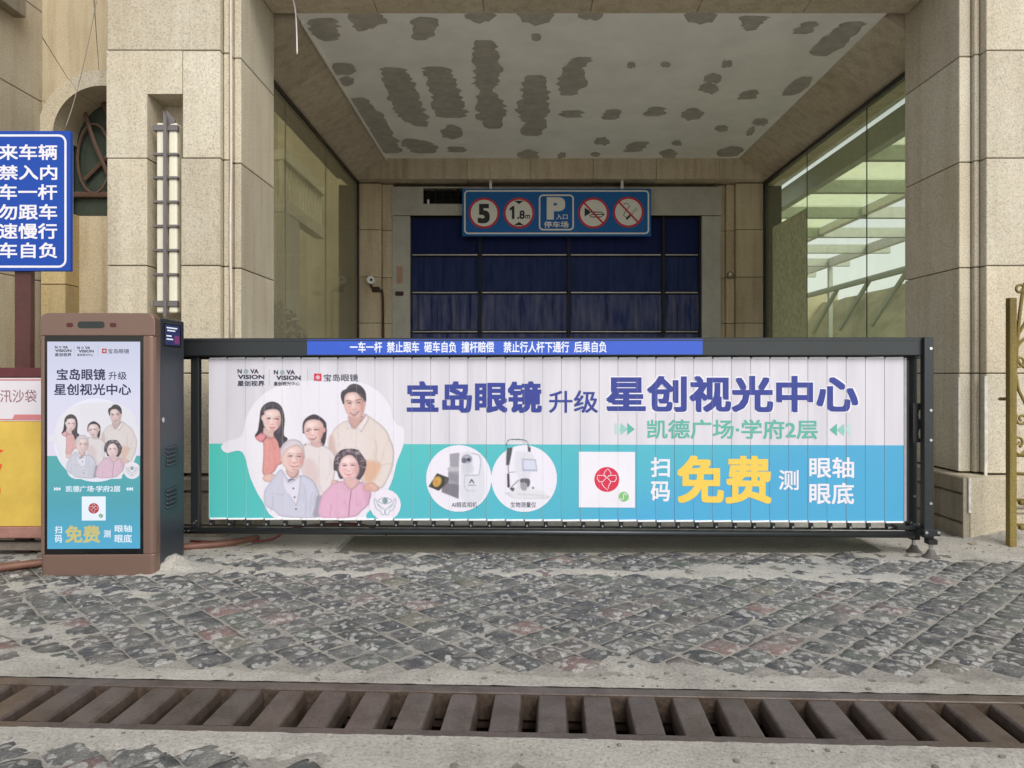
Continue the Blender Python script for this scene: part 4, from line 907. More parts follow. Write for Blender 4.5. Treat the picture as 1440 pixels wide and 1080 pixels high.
# eye instruments
M5 = cropm(600, 610, 7.579)
cd = Canvas(598, 612, 786, 724, 1.7)
for x in (645.3, 737.2): cd.poly([(x+46.5*math.cos(t), 672.8+47.3*math.sin(t)) for t in [i*math.pi/30 for i in range(60)]], (238,234,247), sm=False)
cd.line(M5([(858,150),(858,90),(900,60),(1040,66),(1080,100),(1086,160)]), 2.4, (106,120,128), clip=False)
cd.poly(M5([(860,150),(918,140),(905,220),(880,335),(848,335),(852,200)]), (76,78,84), clip=False, sm=False)
cd.poly(M5([(248,215),(345,200),(360,240),(360,690),(335,690),(160,620),(165,560),(225,520),(232,400),(220,370),(250,350)]), (158,156,168), sm=False); cd.poly(M5([(250,350),(345,355),(345,400),(232,400),(220,370)]), (190,188,198), sm=False); cd.poly(M5([(232,410),(345,440),(330,520),(240,490)]), (136,134,148), .8, .5, sm=False)
cd.poly(M5([(165,560),(190,525),(345,540),(340,690),(160,620)]), (112,108,120), .8, .6, sm=False)
cd.poly(M5([(358,260),(400,200),(460,190),(560,215),(600,260),(605,690),(370,690)]), (222,222,234)); cd.poly(M5([(480,215),(545,225),(572,270),(565,410),(540,440),(480,400),(500,300)]), (236,234,246)); cd.line(M5([(480,212),(550,225),(574,280),(566,400),(540,440),(400,440)]), 1.0, (150,156,178), .9)
cd.ell(*M5([(430, 270)])[0], 7.4, 6.6, (176,178,196)); cd.ell(*M5([(400, 285)])[0], 3.6, 4.0, (112,114,134)); cd.ell(*M5([(448, 275)])[0], 2.6, 2.6, (44,48,70)); cd.poly(M5([(385,320),(480,320),(500,400),(400,420)]), (205,206,220), .8, .5)
cd.line(M5([(410,450),(405,560),(440,605),(520,605)]), .7, (150,150,165), .8); cd.line(M5([(355,230),(352,690)]), 2.0, (248,246,252), .9, sm=False)
cd.line(M5([(460,525),(480,485),(505,525)]), 1.4, (50,50,62), sm=False); cd.line(M5([(440,548),(525,548)]), 1.0, (110,112,125), .7, sm=False)
cd.poly(M5([(112,420),(240,470),(225,520),(128,608),(20,562)]), (58,50,46), clip=False, sm=False); cd.poly(M5([(195,470),(240,470),(230,520),(190,545)]), (84,80,84), clip=False, sm=False); cd.ell(*M5([(112, 510)])[0], 6.2, 8.2, (206,168,80), rot=.45); cd.ell(*M5([(105, 515)])[0], 2.4, 3.2, (214,120,60), .8, .5)
cd.poly(M5([(860,620),(1270,650),(1280,690),(960,690),(860,650)]), (214,212,222)); cd.poly(M5([(950,200),(1000,190),(1130,215),(1140,300),(1100,480),(1090,600),(960,600),(980,480),(940,360)]), (224,222,234)); cd.poly(M5([(900,590),(1200,600),(1270,660),(960,680)]), (228,226,234), 1, .3)
cd.poly(M5([(1015,262),(1165,270),(1182,400),(1020,395)]), (178,182,206), sm=False); cd.poly(M5([(1030,278),(1155,285),(1168,380),(1035,375)]), (214,218,236), sm=False)
cd.line(M5([(870,330),(872,430)]), 1.2, (120,122,134), sm=False); cd.poly(M5([(858,425),(882,425),(888,570),(862,570)]), (60,58,68), sm=False); cd.line(M5([(875,412),(950,405)]), .8, (140,140,152), sm=False); cd.line(M5([(900,570),(985,490)]), 1.0, (130,130,142), sm=False)
cd.poly(M5([(1000,482),(1095,482),(1090,560),(1020,550)]), (96,94,104)); cd.poly(M5([(1005,520),(1070,530),(1060,600),(1010,590)]), (160,158,170)); cd.poly(M5([(890,575),(935,575),(925,610),(900,600)]), (80,80,92)); cd.ell(*M5([(1135, 575)])[0], 1.5, 1.2, (70,74,90)); cd.poly(M5([(1086,140),(1110,145),(1108,195),(1078,185)]), (70,70,80), clip=False, sm=False)
cd.line(M5([(960,640),(1250,655)]), 1.4, (190,188,202), .7, .3, sm=False)
# ------------------------------------------------------------ lettering
TXT = []
FONT_CACHE = {}
def text(parent, root, s, bb, m, wt=.0, yo=-.002, name='lettering', italic=0, fit=None):
    """lettering s stretched to the photograph box bb, lying on local plane y=yo of root"""
    TXT.append((parent, root, s, bb, m, wt, yo, name, italic))
def flush_text():
    obs = {}
    for t in TXT:
        k = t[2]
        if k in obs: continue
        c = D.curves.new('t', 'FONT'); c.body = t[2]; c.size = 1; c.resolution_u = 3 if len(t[2]) > 2 else 6; c.fill_mode = 'BOTH' if hasattr(c, 'fill_mode') else c.fill_mode
        o = D.objects.new('t', c); COL.objects.link(o); obs[k] = o
    bpy.context.view_layer.update(); dg = bpy.context.evaluated_depsgraph_get(); mes = {}
    for k, o in obs.items(): mes[k] = D.meshes.new_from_object(o.evaluated_get(dg))
    for o in obs.values(): D.objects.remove(o)
    for parent, root, s, bb, m, wt, yo, name, it in TXT:
        me = mes[s]; n_ = len(me.vertices); co = np.zeros(n_*3); me.vertices.foreach_get('co', co); co = co.reshape(-1, 3)
        polys = [tuple(p.vertices) for p in me.polygons]
        if wt > .003:
            rings = [(i*wt, j*wt) for i in (-1, 0, 1) for j in (-1, 0, 1)] + ([(i*wt*.5, j*wt*.5) for i in (-1, 1) for j in (-1, 1)] if wt > .03 else [])
            lay = []
            for q, (dx, dy) in enumerate(rings): c2 = co.copy(); c2[:, 0] += dx; c2[:, 1] += dy; c2[:, 2] = q*.00006; lay.append(c2)
            polys = [tuple(v+q*n_ for v in p) for q in range(len(rings)) for p in polys]; co = np.vstack(lay)
        mn_, mx_ = co.min(0), co.max(0); u0, z0 = plane_uv(root, bb[0], bb[3], yo); u1, z1 = plane_uv(root, bb[2], bb[1], yo)
        nv = np.zeros_like(co); fx = (co[:, 0]-mn_[0])/(mx_[0]-mn_[0]); fy = (co[:, 1]-mn_[1])/max(1e-6, mx_[1]-mn_[1])
        nv[:, 0] = u0+fx*(u1-u0)+it*fy; nv[:, 2] = z0+fy*(z1-z0); nv[:, 1] = yo - co[:, 2]
        me2 = D.meshes.new(name); me2.from_pydata(nv.tolist(), [], polys); me2.materials.append(m); me2.update()
        link(name, me2, parent)
    TXT.clear()
def flat(name, parent, pts, m, yo):
    bm = B(); f = bm.faces.new([bm.verts.new((x, yo, z)) for x, z in pts]); bmesh.ops.recalc_face_normals(bm, faces=[f])
    if f.normal.y > 0: f.normal_flip()
    bmesh.ops.triangulate(bm, faces=bm.faces); return fin(name, bm, m, parent, world=False)
def pxrect(root, yo, x0, y0, x1, y1):
    a, b, c, d = plane_uv(root, x0, y1, yo), plane_uv(root, x1, y1, yo), plane_uv(root, x1, y0, yo), plane_uv(root, x0, y0, yo); return [a, b, c, d]
def circ(cx, cz, r, n=28, r2=None): return [(cx+r*math.cos(2*math.pi*i/n), cz+(r2 or r)*math.sin(2*math.pi*i/n)) for i in range(n)]
def strip(pts, w, closed=False):
    """outline polyline -> quads of width w"""
    P_ = [Vector((x, z)) for x, z in pts]; n = len(P_); Lft, Rgt = [], []
    for i in range(n):
        a = P_[(i-1) % n] if closed else P_[max(0, i-1)]; b = P_[(i+1) % n] if closed else P_[min(n-1, i+1)]
        d = (b-a).normalized(); q = Vector((-d.y, d.x))*w/2; Lft.append(P_[i]+q); Rgt.append(P_[i]-q)
    return Lft, Rgt
def stroke(name, parent, pts, w, m, yo, closed=False):
    l_, r_ = strip(pts, w, closed); bm = B(); a = [bm.verts.new((v.x, yo, v.y)) for v in l_]; b = [bm.verts.new((v.x, yo, v.y)) for v in r_]
    n = len(a)
    for i in range(n if closed else n-1): bm.faces.new((a[i], a[(i+1) % n], b[(i+1) % n], b[i]))
    return fin(name, bm, m, parent, world=False)
def rrect(x0, z0, x1, z1, r, n=5):
    out = []
    for cx, cz, a0 in ((x1-r, z1-r, 0), (x0+r, z1-r, 90), (x0+r, z0+r, 180), (x1-r, z0+r, 270)):
        for i in range(n+1): t = R(a0+90*i/n); out.append((cx+r*math.cos(t), cz+r*math.sin(t)))
    return out
def pr(name, srgb, rough=.55, emit=0, k=.86):
    if emit: k = 1
    return paint(name, tuple(x*k for x in lin(srgb)), rough, var=.03, sc=5, emit=emit)
# ------------------------------------------------------------ barrier
BA = -math.atan2(.12, 4.581)
ba = thing('barrier_gate', 'long charcoal car park barrier gate carrying a printed advertising banner of vertical slats', 'barrier', (-2.067, 4.99, 0), BA)
bu = lambda px, py=600, yo=0: plane_uv(ba, px, py, yo)[0]
bz = lambda px, py, yo=0: plane_uv(ba, px, py, yo)[1]
U0, U1 = bu(294), bu(1271); ZB0 = bz(780, 731.5); ZB1 = bz(780, 504); ZM = bz(780, 625)
def bannermat(name, rough=.38):
    m, n, l, p = newmat(name); tc = n.new('ShaderNodeTexCoord'); tc.object = ba
    s = n.new('ShaderNodeSeparateXYZ'); l.new(tc.outputs['Object'], s.inputs[0])
    gt = N(n, 'ShaderNodeMath', operation='GREATER_THAN'); l.new(s.outputs['Z'], gt.inputs[0]); gt.inputs[1].default_value = ZM
    mr = N(n, 'ShaderNodeMapRange'); l.new(s.outputs['X'], mr.inputs['Value']); mr.inputs['From Min'].default_value = U0; mr.inputs['From Max'].default_value = U1
    mz = N(n, 'ShaderNodeMapRange'); l.new(s.outputs['Z'], mz.inputs['Value']); mz.inputs['From Min'].default_value = ZM; mz.inputs['From Max'].default_value = ZB0
    mu = N(n, 'ShaderNodeMath', operation='MULTIPLY_ADD'); l.new(mz.outputs[0], mu.inputs[0]); mu.inputs[1].default_value = .28; l.new(mr.outputs[0], mu.inputs[2])
    r = ramp(n, [(0, lin((84, 198, 186))), (.35, lin((86, 194, 196))), (.75, lin((84, 182, 206))), (1.15/1.28, lin((78, 172, 216)))]); l.new(mu.outputs[0], r.inputs[0])
    z = N(n, 'ShaderNodeTexNoise', Scale=2.2, Detail=5.0); mp = n.new('ShaderNodeMapping'); mp.inputs['Scale'].default_value = (5, 1, .5); l.new(tc.outputs['Object'], mp.inputs[0]); l.new(mp.outputs[0], z.inputs['Vector'])
    rw = ramp(n, [(.35, lin((214, 211, 221))), (.65, lin((225, 222, 230)))]); l.new(z.outputs[0], rw.inputs[0])
    c = mixc(n, l, gt.outputs[0], r.outputs[0], rw.outputs[0])
    oi = n.new('ShaderNodeObjectInfo'); rr = ramp(n, [(0, (.955, .955, .955)), (1, (1, 1, 1))]); l.new(oi.outputs['Random'], rr.inputs[0])
    c = mixc(n, l, 1.0, c, rr.outputs[0], 'MULTIPLY')
    c = mixc(n, l, 1.0, c, (.86, .86, .86), 'MULTIPLY')
    l.new(c, p.inputs['Base Color']); p.inputs['Roughness'].default_value = rough; return m
M_ban = bannermat('banner_print')
NS = 37; sp_ = (U1-U0)/NS
bm = B(); w = sp_-.0009
pf = [(0.0003, .022), (0.0003, -.0028), (.0008, -.0028), (.0013, 0), (w*.5, -.0004), (w, .0002), (w, .022)]
a = [bm.verts.new((x, y, ZB0)) for x, y in pf]; b = [bm.verts.new((x, y, ZB1)) for x, y in pf]
for i in range(len(pf)): k = (i+1) % len(pf); bm.faces.new((a[i], a[k], b[k], b[i])).material_index = 1 if i in (0, 1, 2) else 0
bm.faces.new(a); bm.faces.new(b[::-1]); bmesh.ops.recalc_face_normals(bm, faces=bm.faces)
slme = D.meshes.new('slat'); bm.to_mesh(slme); bm.free(); slme.materials.append(M_ban); slme.materials.append(paint('seam_grey', (.50, .50, .52), .5))
M_cap = paint('white_end_cap', (.78, .78, .80), .3)
bm = B(); box(bm, .006, w-.004, -.006, .02, -.0075, .004, .0015); capme = D.meshes.new('end_cap'); bm.to_mesh(capme); bm.free(); capme.materials.append(M_cap)
bm = B(); box(bm, -.014, .014, -.012, .012, -.052, -.009, .003, 0); box(bm, -.010, .010, -.02, .010, -.047, -.022, .002, 0); tube(bm, [(0, -.0215, -.034), (0, -.026, -.034)], .0065, 8, 1)
pinme = D.meshes.new('hinge_pin'); bm.to_mesh(pinme); bm.free(); pinme.materials.append(M_black); pinme.materials.append(M_steel)
for k in range(NS):
    o = link('slat', slme, ba); o.location = (U0+k*sp_+random.uniform(-.0004, .0004), random.uniform(-.0004, .0004), 0); o.rotation_euler = (0, 0, R(random.uniform(-.22, .22)))
    c = link('end_cap', capme, o); c.location = (0, 0, ZB0+random.uniform(-.001, .001)); c.rotation_euler = (0, R(-1.2+random.uniform(-.5, .5)), 0)
    c = link('end_cap', capme, o); c.location = (0, 0, ZB1+.003); c.rotation_euler = (0, R(-1.0+random.uniform(-.5, .5)), 0)
    c = link('hinge_pin', pinme, ba); c.location = (U0+k*sp_+.02, .004, ZB0)
    c = link('hinge_pin', pinme, ba); c.location = (U0+k*sp_+.02, .03, ZB1+.058)
Lb = lambda n, b, m, **k: fin(n, b, m, ba, world=False, **k)
zt0, zt1 = bz(780, 500.5, -.04), bz(780, 475, -.04)
ue = bu(1300, 490, -.04)
bm = B(); box(bm, -.66, ue, -.045, .045, zt0, zt1, .006); box(bm, -.66, ue-.001, -.0495, -.0455, zt1-.020, zt1-.013); 
Lb('top_beam', bm, M_char)
bm = B(); box(bm, bu(432, 488, -.046), bu(988, 488, -.046), -.0475, -.0458, zt0+.009, zt1-.009); Lb('blue_sticker', bm, pr('sticker_blue', (50, 92, 205), .4))
bm = B(); box(bm, -.3, ue+.02, .055, .075, zt0-.02, zt0+.05); Lb('cover_strip', bm, M_black)
zr = bz(780, 749, -.02)
bm = B(); tube(bm, [(-.55, -.004, zr-.003), (ue-.05, -.004, zr-.003)], .022, 10); Lb('lower_rail', bm, M_char, smooth=True)
bm = B(); box(bm, -.55, ue-.04, .03, .05, zr+.018, zr+.03, .002); Lb('upper_rail', bm, M_black)
bm = B(); box(bm, bu(268), bu(279), .0, .05, zr+.01, zt0-.001, .003); Lb('left_post', bm, M_char)
bm = B(); box(bm, -.45, -.28, -.05, .10, .0, zt1+.03, .01); Lb('hinge_box', bm, M_char2)
for x, z in ((bu(273), zr+.045), (bu(276), zr+.06)): bm = B(); disc(bm, (x, -.004, z), .008, 'y', 8, .006); Lb('bolt', bm, M_steel)
for k in range(3): bm = B(); disc(bm, (bu(258+k*5), -.030, zr), .006, 'y', 8, .008); Lb('bolt', bm, M_steel)
# right end: two posts, bracket, levelling feet
def bxpx(x0, x1, ya, yb, py0, py1, bev=.003, mi=0):
    b_ = B(); box(b_, bu(x0, 600, ya), bu(x1, 600, ya), ya, yb, bz((x0+x1)/2, py1, ya), bz((x0+x1)/2, py0, ya), bev); return b_
Lb('end_post', bxpx(1300, 1313.5, -.075, -.02, 474, 757), M_char)
Lb('rear_post', bxpx(1277.5, 1290, .06, .11, 500, 752), M_char)
Lb('slat_edge_channel', bxpx(1271.5, 1275, -.003, .03, 503, 733, .001), paint('grey_edge', (.35, .33, .36), .5))
Lb('side_channel', bxpx(1275.5, 1278, .0, .03, 506, 735, .001), M_black)
bm = B()
u0_, u1_, z0_, z1_ = bu(1283, 600, -.01), bu(1303, 600, -.01), bz(1290, 622, -.01), bz(1290, 567, -.01)
hx = [(bu(1294.5, 583, -.01), bz(1294.5, 583, -.01)), (bu(1294.5, 610, -.01), bz(1294.5, 610, -.01))]
# plate with two hexagonal holes: split in two halves, each a ring
for q, (cx_, cz_) in enumerate(hx):
    zlo, zhi = (((z0_+z1_)/2, z1_) if q == 0 else (z0_, (z0_+z1_)/2)); rectp = [(u1_, cz_), (u1_, zhi), (cx_, zhi), (u0_, zhi), (u0_, cz_), (u0_, zlo), (cx_, zlo), (u1_, zlo)]
    hexp = [(cx_+.018*math.cos(t), cz_+.038*math.sin(t)) for t in [i*math.pi/4 for i in range(8)]]
    for yy in (-.018, -.012):
        a = [bm.verts.new((x, yy, z)) for x, z in rectp]; b = [bm.verts.new((x, yy, z)) for x, z in hexp]
        for i in range(8): bm.faces.new((a[i], a[(i+1) % 8], b[(i+1) % 8], b[i]))
Lb('bracket_plate', bm, M_black)
for x, y, yo in ((1309, 490, -.077), (1309, 577, -.077), (1309, 619, -.077), (1309, 708, -.077), (1286, 575, .058), (1286, 614, .058), (1286, 698, .058), (1286, 738, .058), (1303, 749, -.1), (1320, 749, -.1), (1281, 735, .05), (1295, 739, .0)):
    bm = B(); u, z = plane_uv(ba, x, y, yo); disc(bm, (u, yo, z), .0095, 'y', 8, .008); Lb('bolt', bm, M_steel)
bm = B(); box(bm, bu(1299, 750, -.09), bu(1322, 750, -.09), -.095, .02, bz(1309, 754, -.09), bz(1309, 745, -.09), .002); Lb('base_plate', bm, M_char)
bm = B(); box(bm, bu(1262, 742, .0), bu(1300, 742, .0), -.0, .10, bz(1285, 746, 0)+.004, bz(1285, 740, 0), .002); Lb('base_plate', bm, M_char)
for cx_, yo in ((1309, -.05), (1285, .085)):
    u = bu(cx_, 760, yo); t_ = B(); zt_ = zr-.02
    box(t_, u-.030, u+.030, yo-.03, yo+.03, .10, zt_+(.0 if cx_ > 1300 else .02), .004); Lb('foot_socket', t_, M_black)
    t_ = B(); tube(t_, [(u, yo, .045), (u, yo, .1)], .014, 8); Lb('foot_screw', t_, M_steel)
    t_ = B(); tube(t_, [(u, yo, .004), (u, yo, .014), (u, yo, .035), (u, yo, .062)], [.056, .056, .032, .018], 16); Lb('levelling_foot', t_, paint('dull_iron_foot', (.10, .09, .08), .6), smooth=False)
# banner print
def printmat(name, emit=0, k=1.0, sat=1.0):
    m, n, l, p = newmat(name); at = N(n, 'ShaderNodeAttribute', attribute_name='print')
    h = n.new('ShaderNodeHueSaturation'); h.inputs['Saturation'].default_value = sat; h.inputs['Value'].default_value = k; l.new(at.outputs['Color'], h.inputs['Color'])
    if emit: l.new(h.outputs[0], p.inputs['Emission Color']); p.inputs['Emission Strength'].default_value = emit; p.inputs['Base Color'].default_value = (.01, .01, .01, 1); p.inputs['Roughness'].default_value = .15
    else: l.new(h.outputs[0], p.inputs['Base Color']); p.inputs['Roughness'].default_value = .38
    return m
M_pic = printmat('picture_print', 0, .85)
YP = -.0014
fam = cv.mesh('family_picture', lambda x, y: plane_uv(ba, x, y, YP)); fam.materials.append(M_pic)
o = link('family_picture', fam, ba); o.location.y = YP
dev = cd.mesh('instrument_picture', lambda x, y: plane_uv(ba, x, y, YP)); dev.materials.append(M_pic)
o = link('instrument_picture', dev, ba); o.location.y = YP
navy_ = pr('print_navy', (50, 64, 148)); wht = pr('print_white', (236, 233, 242)); teal_ = pr('print_teal', (98, 180, 166)); yel = pr('print_yellow', (240, 204, 84)); ink = pr('print_ink', (48, 54, 76)); redp = pr('print_red', (216, 44, 78)); grn = pr('print_green', (132, 196, 120)); greyt = pr('print_grey_teal', (150, 172, 176))
text(ba, ba, '宝岛眼镜', (572, 536, 762, 580.5), navy_, .034, YP)
text(ba, ba, '升级', (772, 549, 841, 580.5), navy_, .014, YP)
text(ba, ba, '星创视光中心', (850, 526.5, 1209, 581), wht, .055, YP+.0002)
text(ba, ba, '星创视光中心', (852, 528.5, 1207, 579.5), navy_, .034, YP-.0003)
text(ba, ba, '凯德广场·学府2层', (910, 590, 1150, 617), teal_, .018, YP)
for i, x in enumerate((882, 872.5, 864.5)):
    mm_ = (teal_, pr('print_teal_b', (146, 202, 194)), pr('print_teal_c', (186, 216, 214)))[i]
    flat('arrow', ba, [plane_uv(ba, x, 594.5, YP), plane_uv(ba, x+10.5, 603.5, YP), plane_uv(ba, x, 612, YP)], mm_, YP)
    xr = 1177 + (0, 10, 19)[i]
    flat('arrow', ba, [plane_uv(ba, xr, 595.5, YP), plane_uv(ba, xr-10.5, 604.5, YP), plane_uv(ba, xr, 613, YP)], mm_, YP)
for s, bb, m_, wt in (('扫', (915, 643, 942, 671), wht, .022), ('码', (915, 677, 942, 705), wht, .022), ('免费', (952, 641, 1085, 708), yel, .030), ('测', (1095, 661, 1123, 689), wht, .014),
                      ('眼轴', (1138, 643, 1201, 672), wht, .018), ('眼底', (1138, 679, 1201, 709), wht, .018), ('AI眼底相机', (635, 706, 671, 713.5), ink, .008), ('生物测量仪', (718, 706, 754, 713.5), ink, .008)):
    text(ba, ba, s, bb, m_, wt, YP-.0004)
def logos(parent, root, T, yo, mi, mg, mr, emit=False):
    t = lambda bb: (*T(bb[0], bb[1]), *T(bb[2], bb[3]))
    for x in (0, 51):
        k = 1 if x == 0 else .97; dy = 0 if x == 0 else 1.3
        text(parent, root, 'N', t((334+x, 519+dy, 340+x, 525.3+dy)), mi, .035, yo); text(parent, root, 'VA', t((352+x, 519+dy, 363.6+x, 525.3+dy)), mi, .035, yo)
        text(parent, root, 'VISION', t((334.5+x+(0 if x == 0 else 3), 527+dy*.8, 371.8+x, 533+dy)), mi, .035, yo)
        c = plane_uv(root, *T(346+x, 522.2+dy), yo); e = plane_uv(root, *T(349.3+x, 522.2+dy), yo); flat('logo_dot', parent, circ(c[0], c[1], e[0]-c[0]), mg, yo)
        a = plane_uv(root, *T(378.3+x*1.06, 519), yo); b = plane_uv(root, *T(378.8+x*1.06, 543), yo); flat('divider', parent, [(a[0], b[1]), (b[0], b[1]), (b[0], a[1]), (a[0], a[1])], mg, yo)
    text(parent, root, '星创视界', t((334, 535.3, 372, 543)), mi, .024, yo); text(parent, root, '星创视光中心', t((385, 536.8, 421.5, 542.3)), mi, .022, yo)
    a = plane_uv(root, *T(441.5, 536), yo); b = plane_uv(root, *T(452.2, 525.3), yo); flat('logo_square', parent, [a, (b[0], a[1]), b, (a[0], b[1])], mr, yo)
    cx_, cz_, r_ = (a[0]+b[0])/2, (a[1]+b[1])/2, (b[0]-a[0])*.30
    for i in range(4):
        ox, oz = r_*.5*math.cos(i*math.pi/2), r_*.5*math.sin(i*math.pi/2); h = r_*.42
        stroke('logo_knot', parent, [(cx_+ox*1.1+h*math.cos(t_), cz_+oz*1.1+h*math.sin(t_)) for t_ in [q*math.pi/2 for q in range(4)]], r_*.22, wht if not emit else emit, yo-.0003, True)
    text(parent, root, '宝岛眼镜', t((455, 526, 503.5, 536.5)), mi, .010, yo)
logos(ba, ba, lambda x, y: (x, y), YP, ink, greyt, redp)
def code_card(parent, root, T, yo, mw, mr, mg):
    q = [T(814, 635.5), T(893, 713.5)]; a = plane_uv(root, q[0][0], q[1][1], yo); b = plane_uv(root, q[1][0], q[0][1], yo)
    flat('white_card', parent, [a, (b[0], a[1]), b, (a[0], b[1])], mw, yo)
    s_ = (b[0]-a[0])/79; X = lambda x: a[0]+(x-814)*s_; Z = lambda y: b[1]-(y-635.5)*s_*(b[1]-a[1])/((b[0]-a[0])*78/79)
    flat('emblem_disc', parent, circ(X(853.4), Z(674.2), 17.6*s_, 40), mr, yo-.0004)
    cr = lambda pts: [(X(800+x/7.2), Z(620+y/7.2)) for x, y in pts]
    for p, cl in (([(383,370),(350,350),(365,310),(395,282),(425,320),(425,345),(383,370)], False), ([(383,372),(365,350),(290,348),(288,385),(305,412),(345,412),(365,388)], True), ([(387,372),(405,350),(478,348),(480,385),(465,410),(425,412),(405,388)], True), ([(330,420),(350,460),(392,498),(405,450),(425,415)], False)):
        stroke('emblem_line', parent, cr(p), .9*s_, mw, yo-.0008, cl)
    flat('green_badge', parent, circ(X(877.2), Z(698.2), 7.1*s_, 24), mg, yo-.0004)
    stroke('badge_mark', parent, cr(spline([(520,575),(525,590),(545,590),(553,570),(553,550),(560,532),(580,535),(580,550)], 3, False)), 1.0*s_, mw, yo-.0008)
code_card(ba, ba, lambda x, y: (x, y), YP-.0002, wht, redp, grn)
text(ba, ba, '一车一杆  禁止跟车  砸车自负  撞杆赔偿    禁止行人杆下通行  后果自负', (492, 480, 853, 496), pr('sticker_white', (235, 240, 250)), .020, -.0480)
# ------------------------------------------------------------ kiosk
KA = R(1.2)
kx0, kx1 = -2.816, -2.1455; kc = (kx0+kx1)/2
ki = thing('display_kiosk', 'bronze and dark slate barrier kiosk with a lit advertising screen on its front', 'kiosk', (kc, 4.40, 0), KA)
kw = (kx1-kx0)/2; KH = 1.556
kuv = lambda px, py, yo=0: plane_uv(ki, px, py, yo)
Lk = lambda n, b, m, **k: fin(n, b, m, ki, world=False, **k)
def rsec(hw_, y0, y1, r, n=5):
    out = []
    for cx_, cy_, a0 in ((hw_-r, y1-.004, 0), (-hw_+r, y1-.004, 90)): out.append((hw_ if a0 == 0 else -hw_, y1))
    for cx_, a0 in ((-hw_+r, 180), (hw_-r, 270)):
        for i in range(n+1): t = R(a0+90*i/n); out.append((cx_+r*math.cos(t), y0+r+r*math.sin(t)))
    return out
# body
bm = B(); box(bm, -kw+.012, kw-.004, .075, .42, .02, KH-.02, .012, 0, 2); Lk('body', bm, M_char2)
# bronze shell: four frame pieces around the glass, front corner rounded
bxl, bxr = kuv(62, 600)[0], kuv(200.5, 600)[0]; bzb, bzt = kuv(130, 780)[1], kuv(130, 472)[1]
bm = B()
prism(bm, rsec(kw, 0, .074, .028), .004, bzb, axis='z')
prism(bm, [p for p in [(bxr+.0005, .004), (kw-.03, .0), (kw-.012, .006), (kw-.002, .022), (kw, .074), (bxr+.0005, .074)]], bzb+.0005, bzt-.0005, axis='z')
prism(bm, [(bxl-.0005, .004), (bxl-.0005, .074), (-kw, .074), (-kw, .01), (-kw+.006, .003)], bzb+.0005, bzt-.0005, axis='z')
# top piece with rounded upper corners
top = []
for cx_, a0 in ((kw-.05, 0), (-kw+.05, 90)):
    for i in range(6): t = R(a0+90*i/5); top.append((cx_+.05*math.cos(t), KH-.05+.05*math.sin(t)))
prism(bm, [(-kw, bzt), (kw, bzt)] + top, .0, .074)
sh = Lk('front_shell', bm, M_bronze)
bv = sh.modifiers.new('b', 'BEVEL'); bv.width = .006; bv.segments = 2; bv.limit_method = 'ANGLE'
bm = B(); box(bm, -kw+.02, kw-.02, .03, .40, .0, .018); Lk('plinth', bm, M_black)
bm = B(); box(bm, bxl, bxr, .006, .05, bzb, bzt); bz_ = Lk('bezel', bm, M_bez)
p0, p1 = kuv(66.5, 772, .005), kuv(197, 480.5, .005)
def screenmat():
    m, n, l, p = newmat('lit_screen'); tc = n.new('ShaderNodeTexCoord'); tc.object = ki
    s = n.new('ShaderNodeSeparateXYZ'); l.new(tc.outputs['Object'], s.inputs[0])
    zz = kuv(130, 641, .005)[1]
    gt = N(n, 'ShaderNodeMath', operation='GREATER_THAN'); l.new(s.outputs['Z'], gt.inputs[0]); gt.inputs[1].default_value = zz
    mz = N(n, 'ShaderNodeMapRange'); l.new(s.outputs['Z'], mz.inputs['Value']); mz.inputs['From Min'].default_value = zz; mz.inputs['From Max'].default_value = p0[1]
    r = ramp(n, [(0, lin((84, 168, 170))), (.5, lin((78, 160, 176))), (1, lin((80, 168, 206)))]); l.new(mz.outputs[0], r.inputs[0])
    mt = N(n, 'ShaderNodeMapRange'); l.new(s.outputs['Z'], mt.inputs['Value']); mt.inputs['From Min'].default_value = p1[1]; mt.inputs['From Max'].default_value = zz
    r2 = ramp(n, [(0, lin((196, 200, 222))), (.5, lin((214, 214, 234))), (1, lin((222, 212, 232)))]); l.new(mt.outputs[0], r2.inputs[0])
    c = mixc(n, l, gt.outputs[0], r.outputs[0], r2.outputs[0]); l.new(c, p.inputs['Emission Color']); p.inputs['Emission Strength'].default_value = .70
    p.inputs['Base Color'].default_value = (.01, .01, .01, 1); p.inputs['Roughness'].default_value = .15; return m
KS = .005
bm = B(); box(bm, p0[0], p1[0], KS, KS+.0008, p0[1], p1[1]); scr = Lk('screen', bm, screenmat())
e_nav = pr('lit_navy', (26, 26, 76), emit=.70); e_wht = pr('lit_white', (226, 236, 246), emit=.70); e_yel = pr('lit_yellow', (196, 186, 118), emit=.70); e_ink = pr('lit_ink', (30, 32, 44), emit=.62); e_gr = pr('lit_grey', (150, 158, 170), emit=.70); e_red = pr('lit_red', (176, 48, 62), emit=.70); e_grn = pr('lit_green', (110, 160, 120), emit=.70)
k8 = lambda x0, y0, x1, y1: (50+x0/2.768, 430+y0/2.768, 50+x1/2.768, 430+y1/2.768)
YK = KS-.0012
for s, bb, m_, wt in (('宝岛眼镜', (82, 245, 272, 290), e_nav, .022), ('升级', (284, 256, 355, 288), e_nav, .010), ('星创视光中心', (72, 303, 372, 348), e_nav, .022), ('凯德广场·学府2层', (118, 700, 330, 725), e_wht, .016),
                      ('扫', (75, 857, 103, 886), e_wht, .018), ('码', (75, 892, 103, 922), e_wht, .018), ('免费', (115, 855, 251, 923), e_yel, .030), ('测', (265, 873, 292, 902), e_wht, .016), ('眼轴', (308, 853, 375, 881), e_wht, .014), ('眼底', (308, 890, 375, 922), e_wht, .014)):
    text(scr, ki, s, k8(*bb), m_, wt, YK)
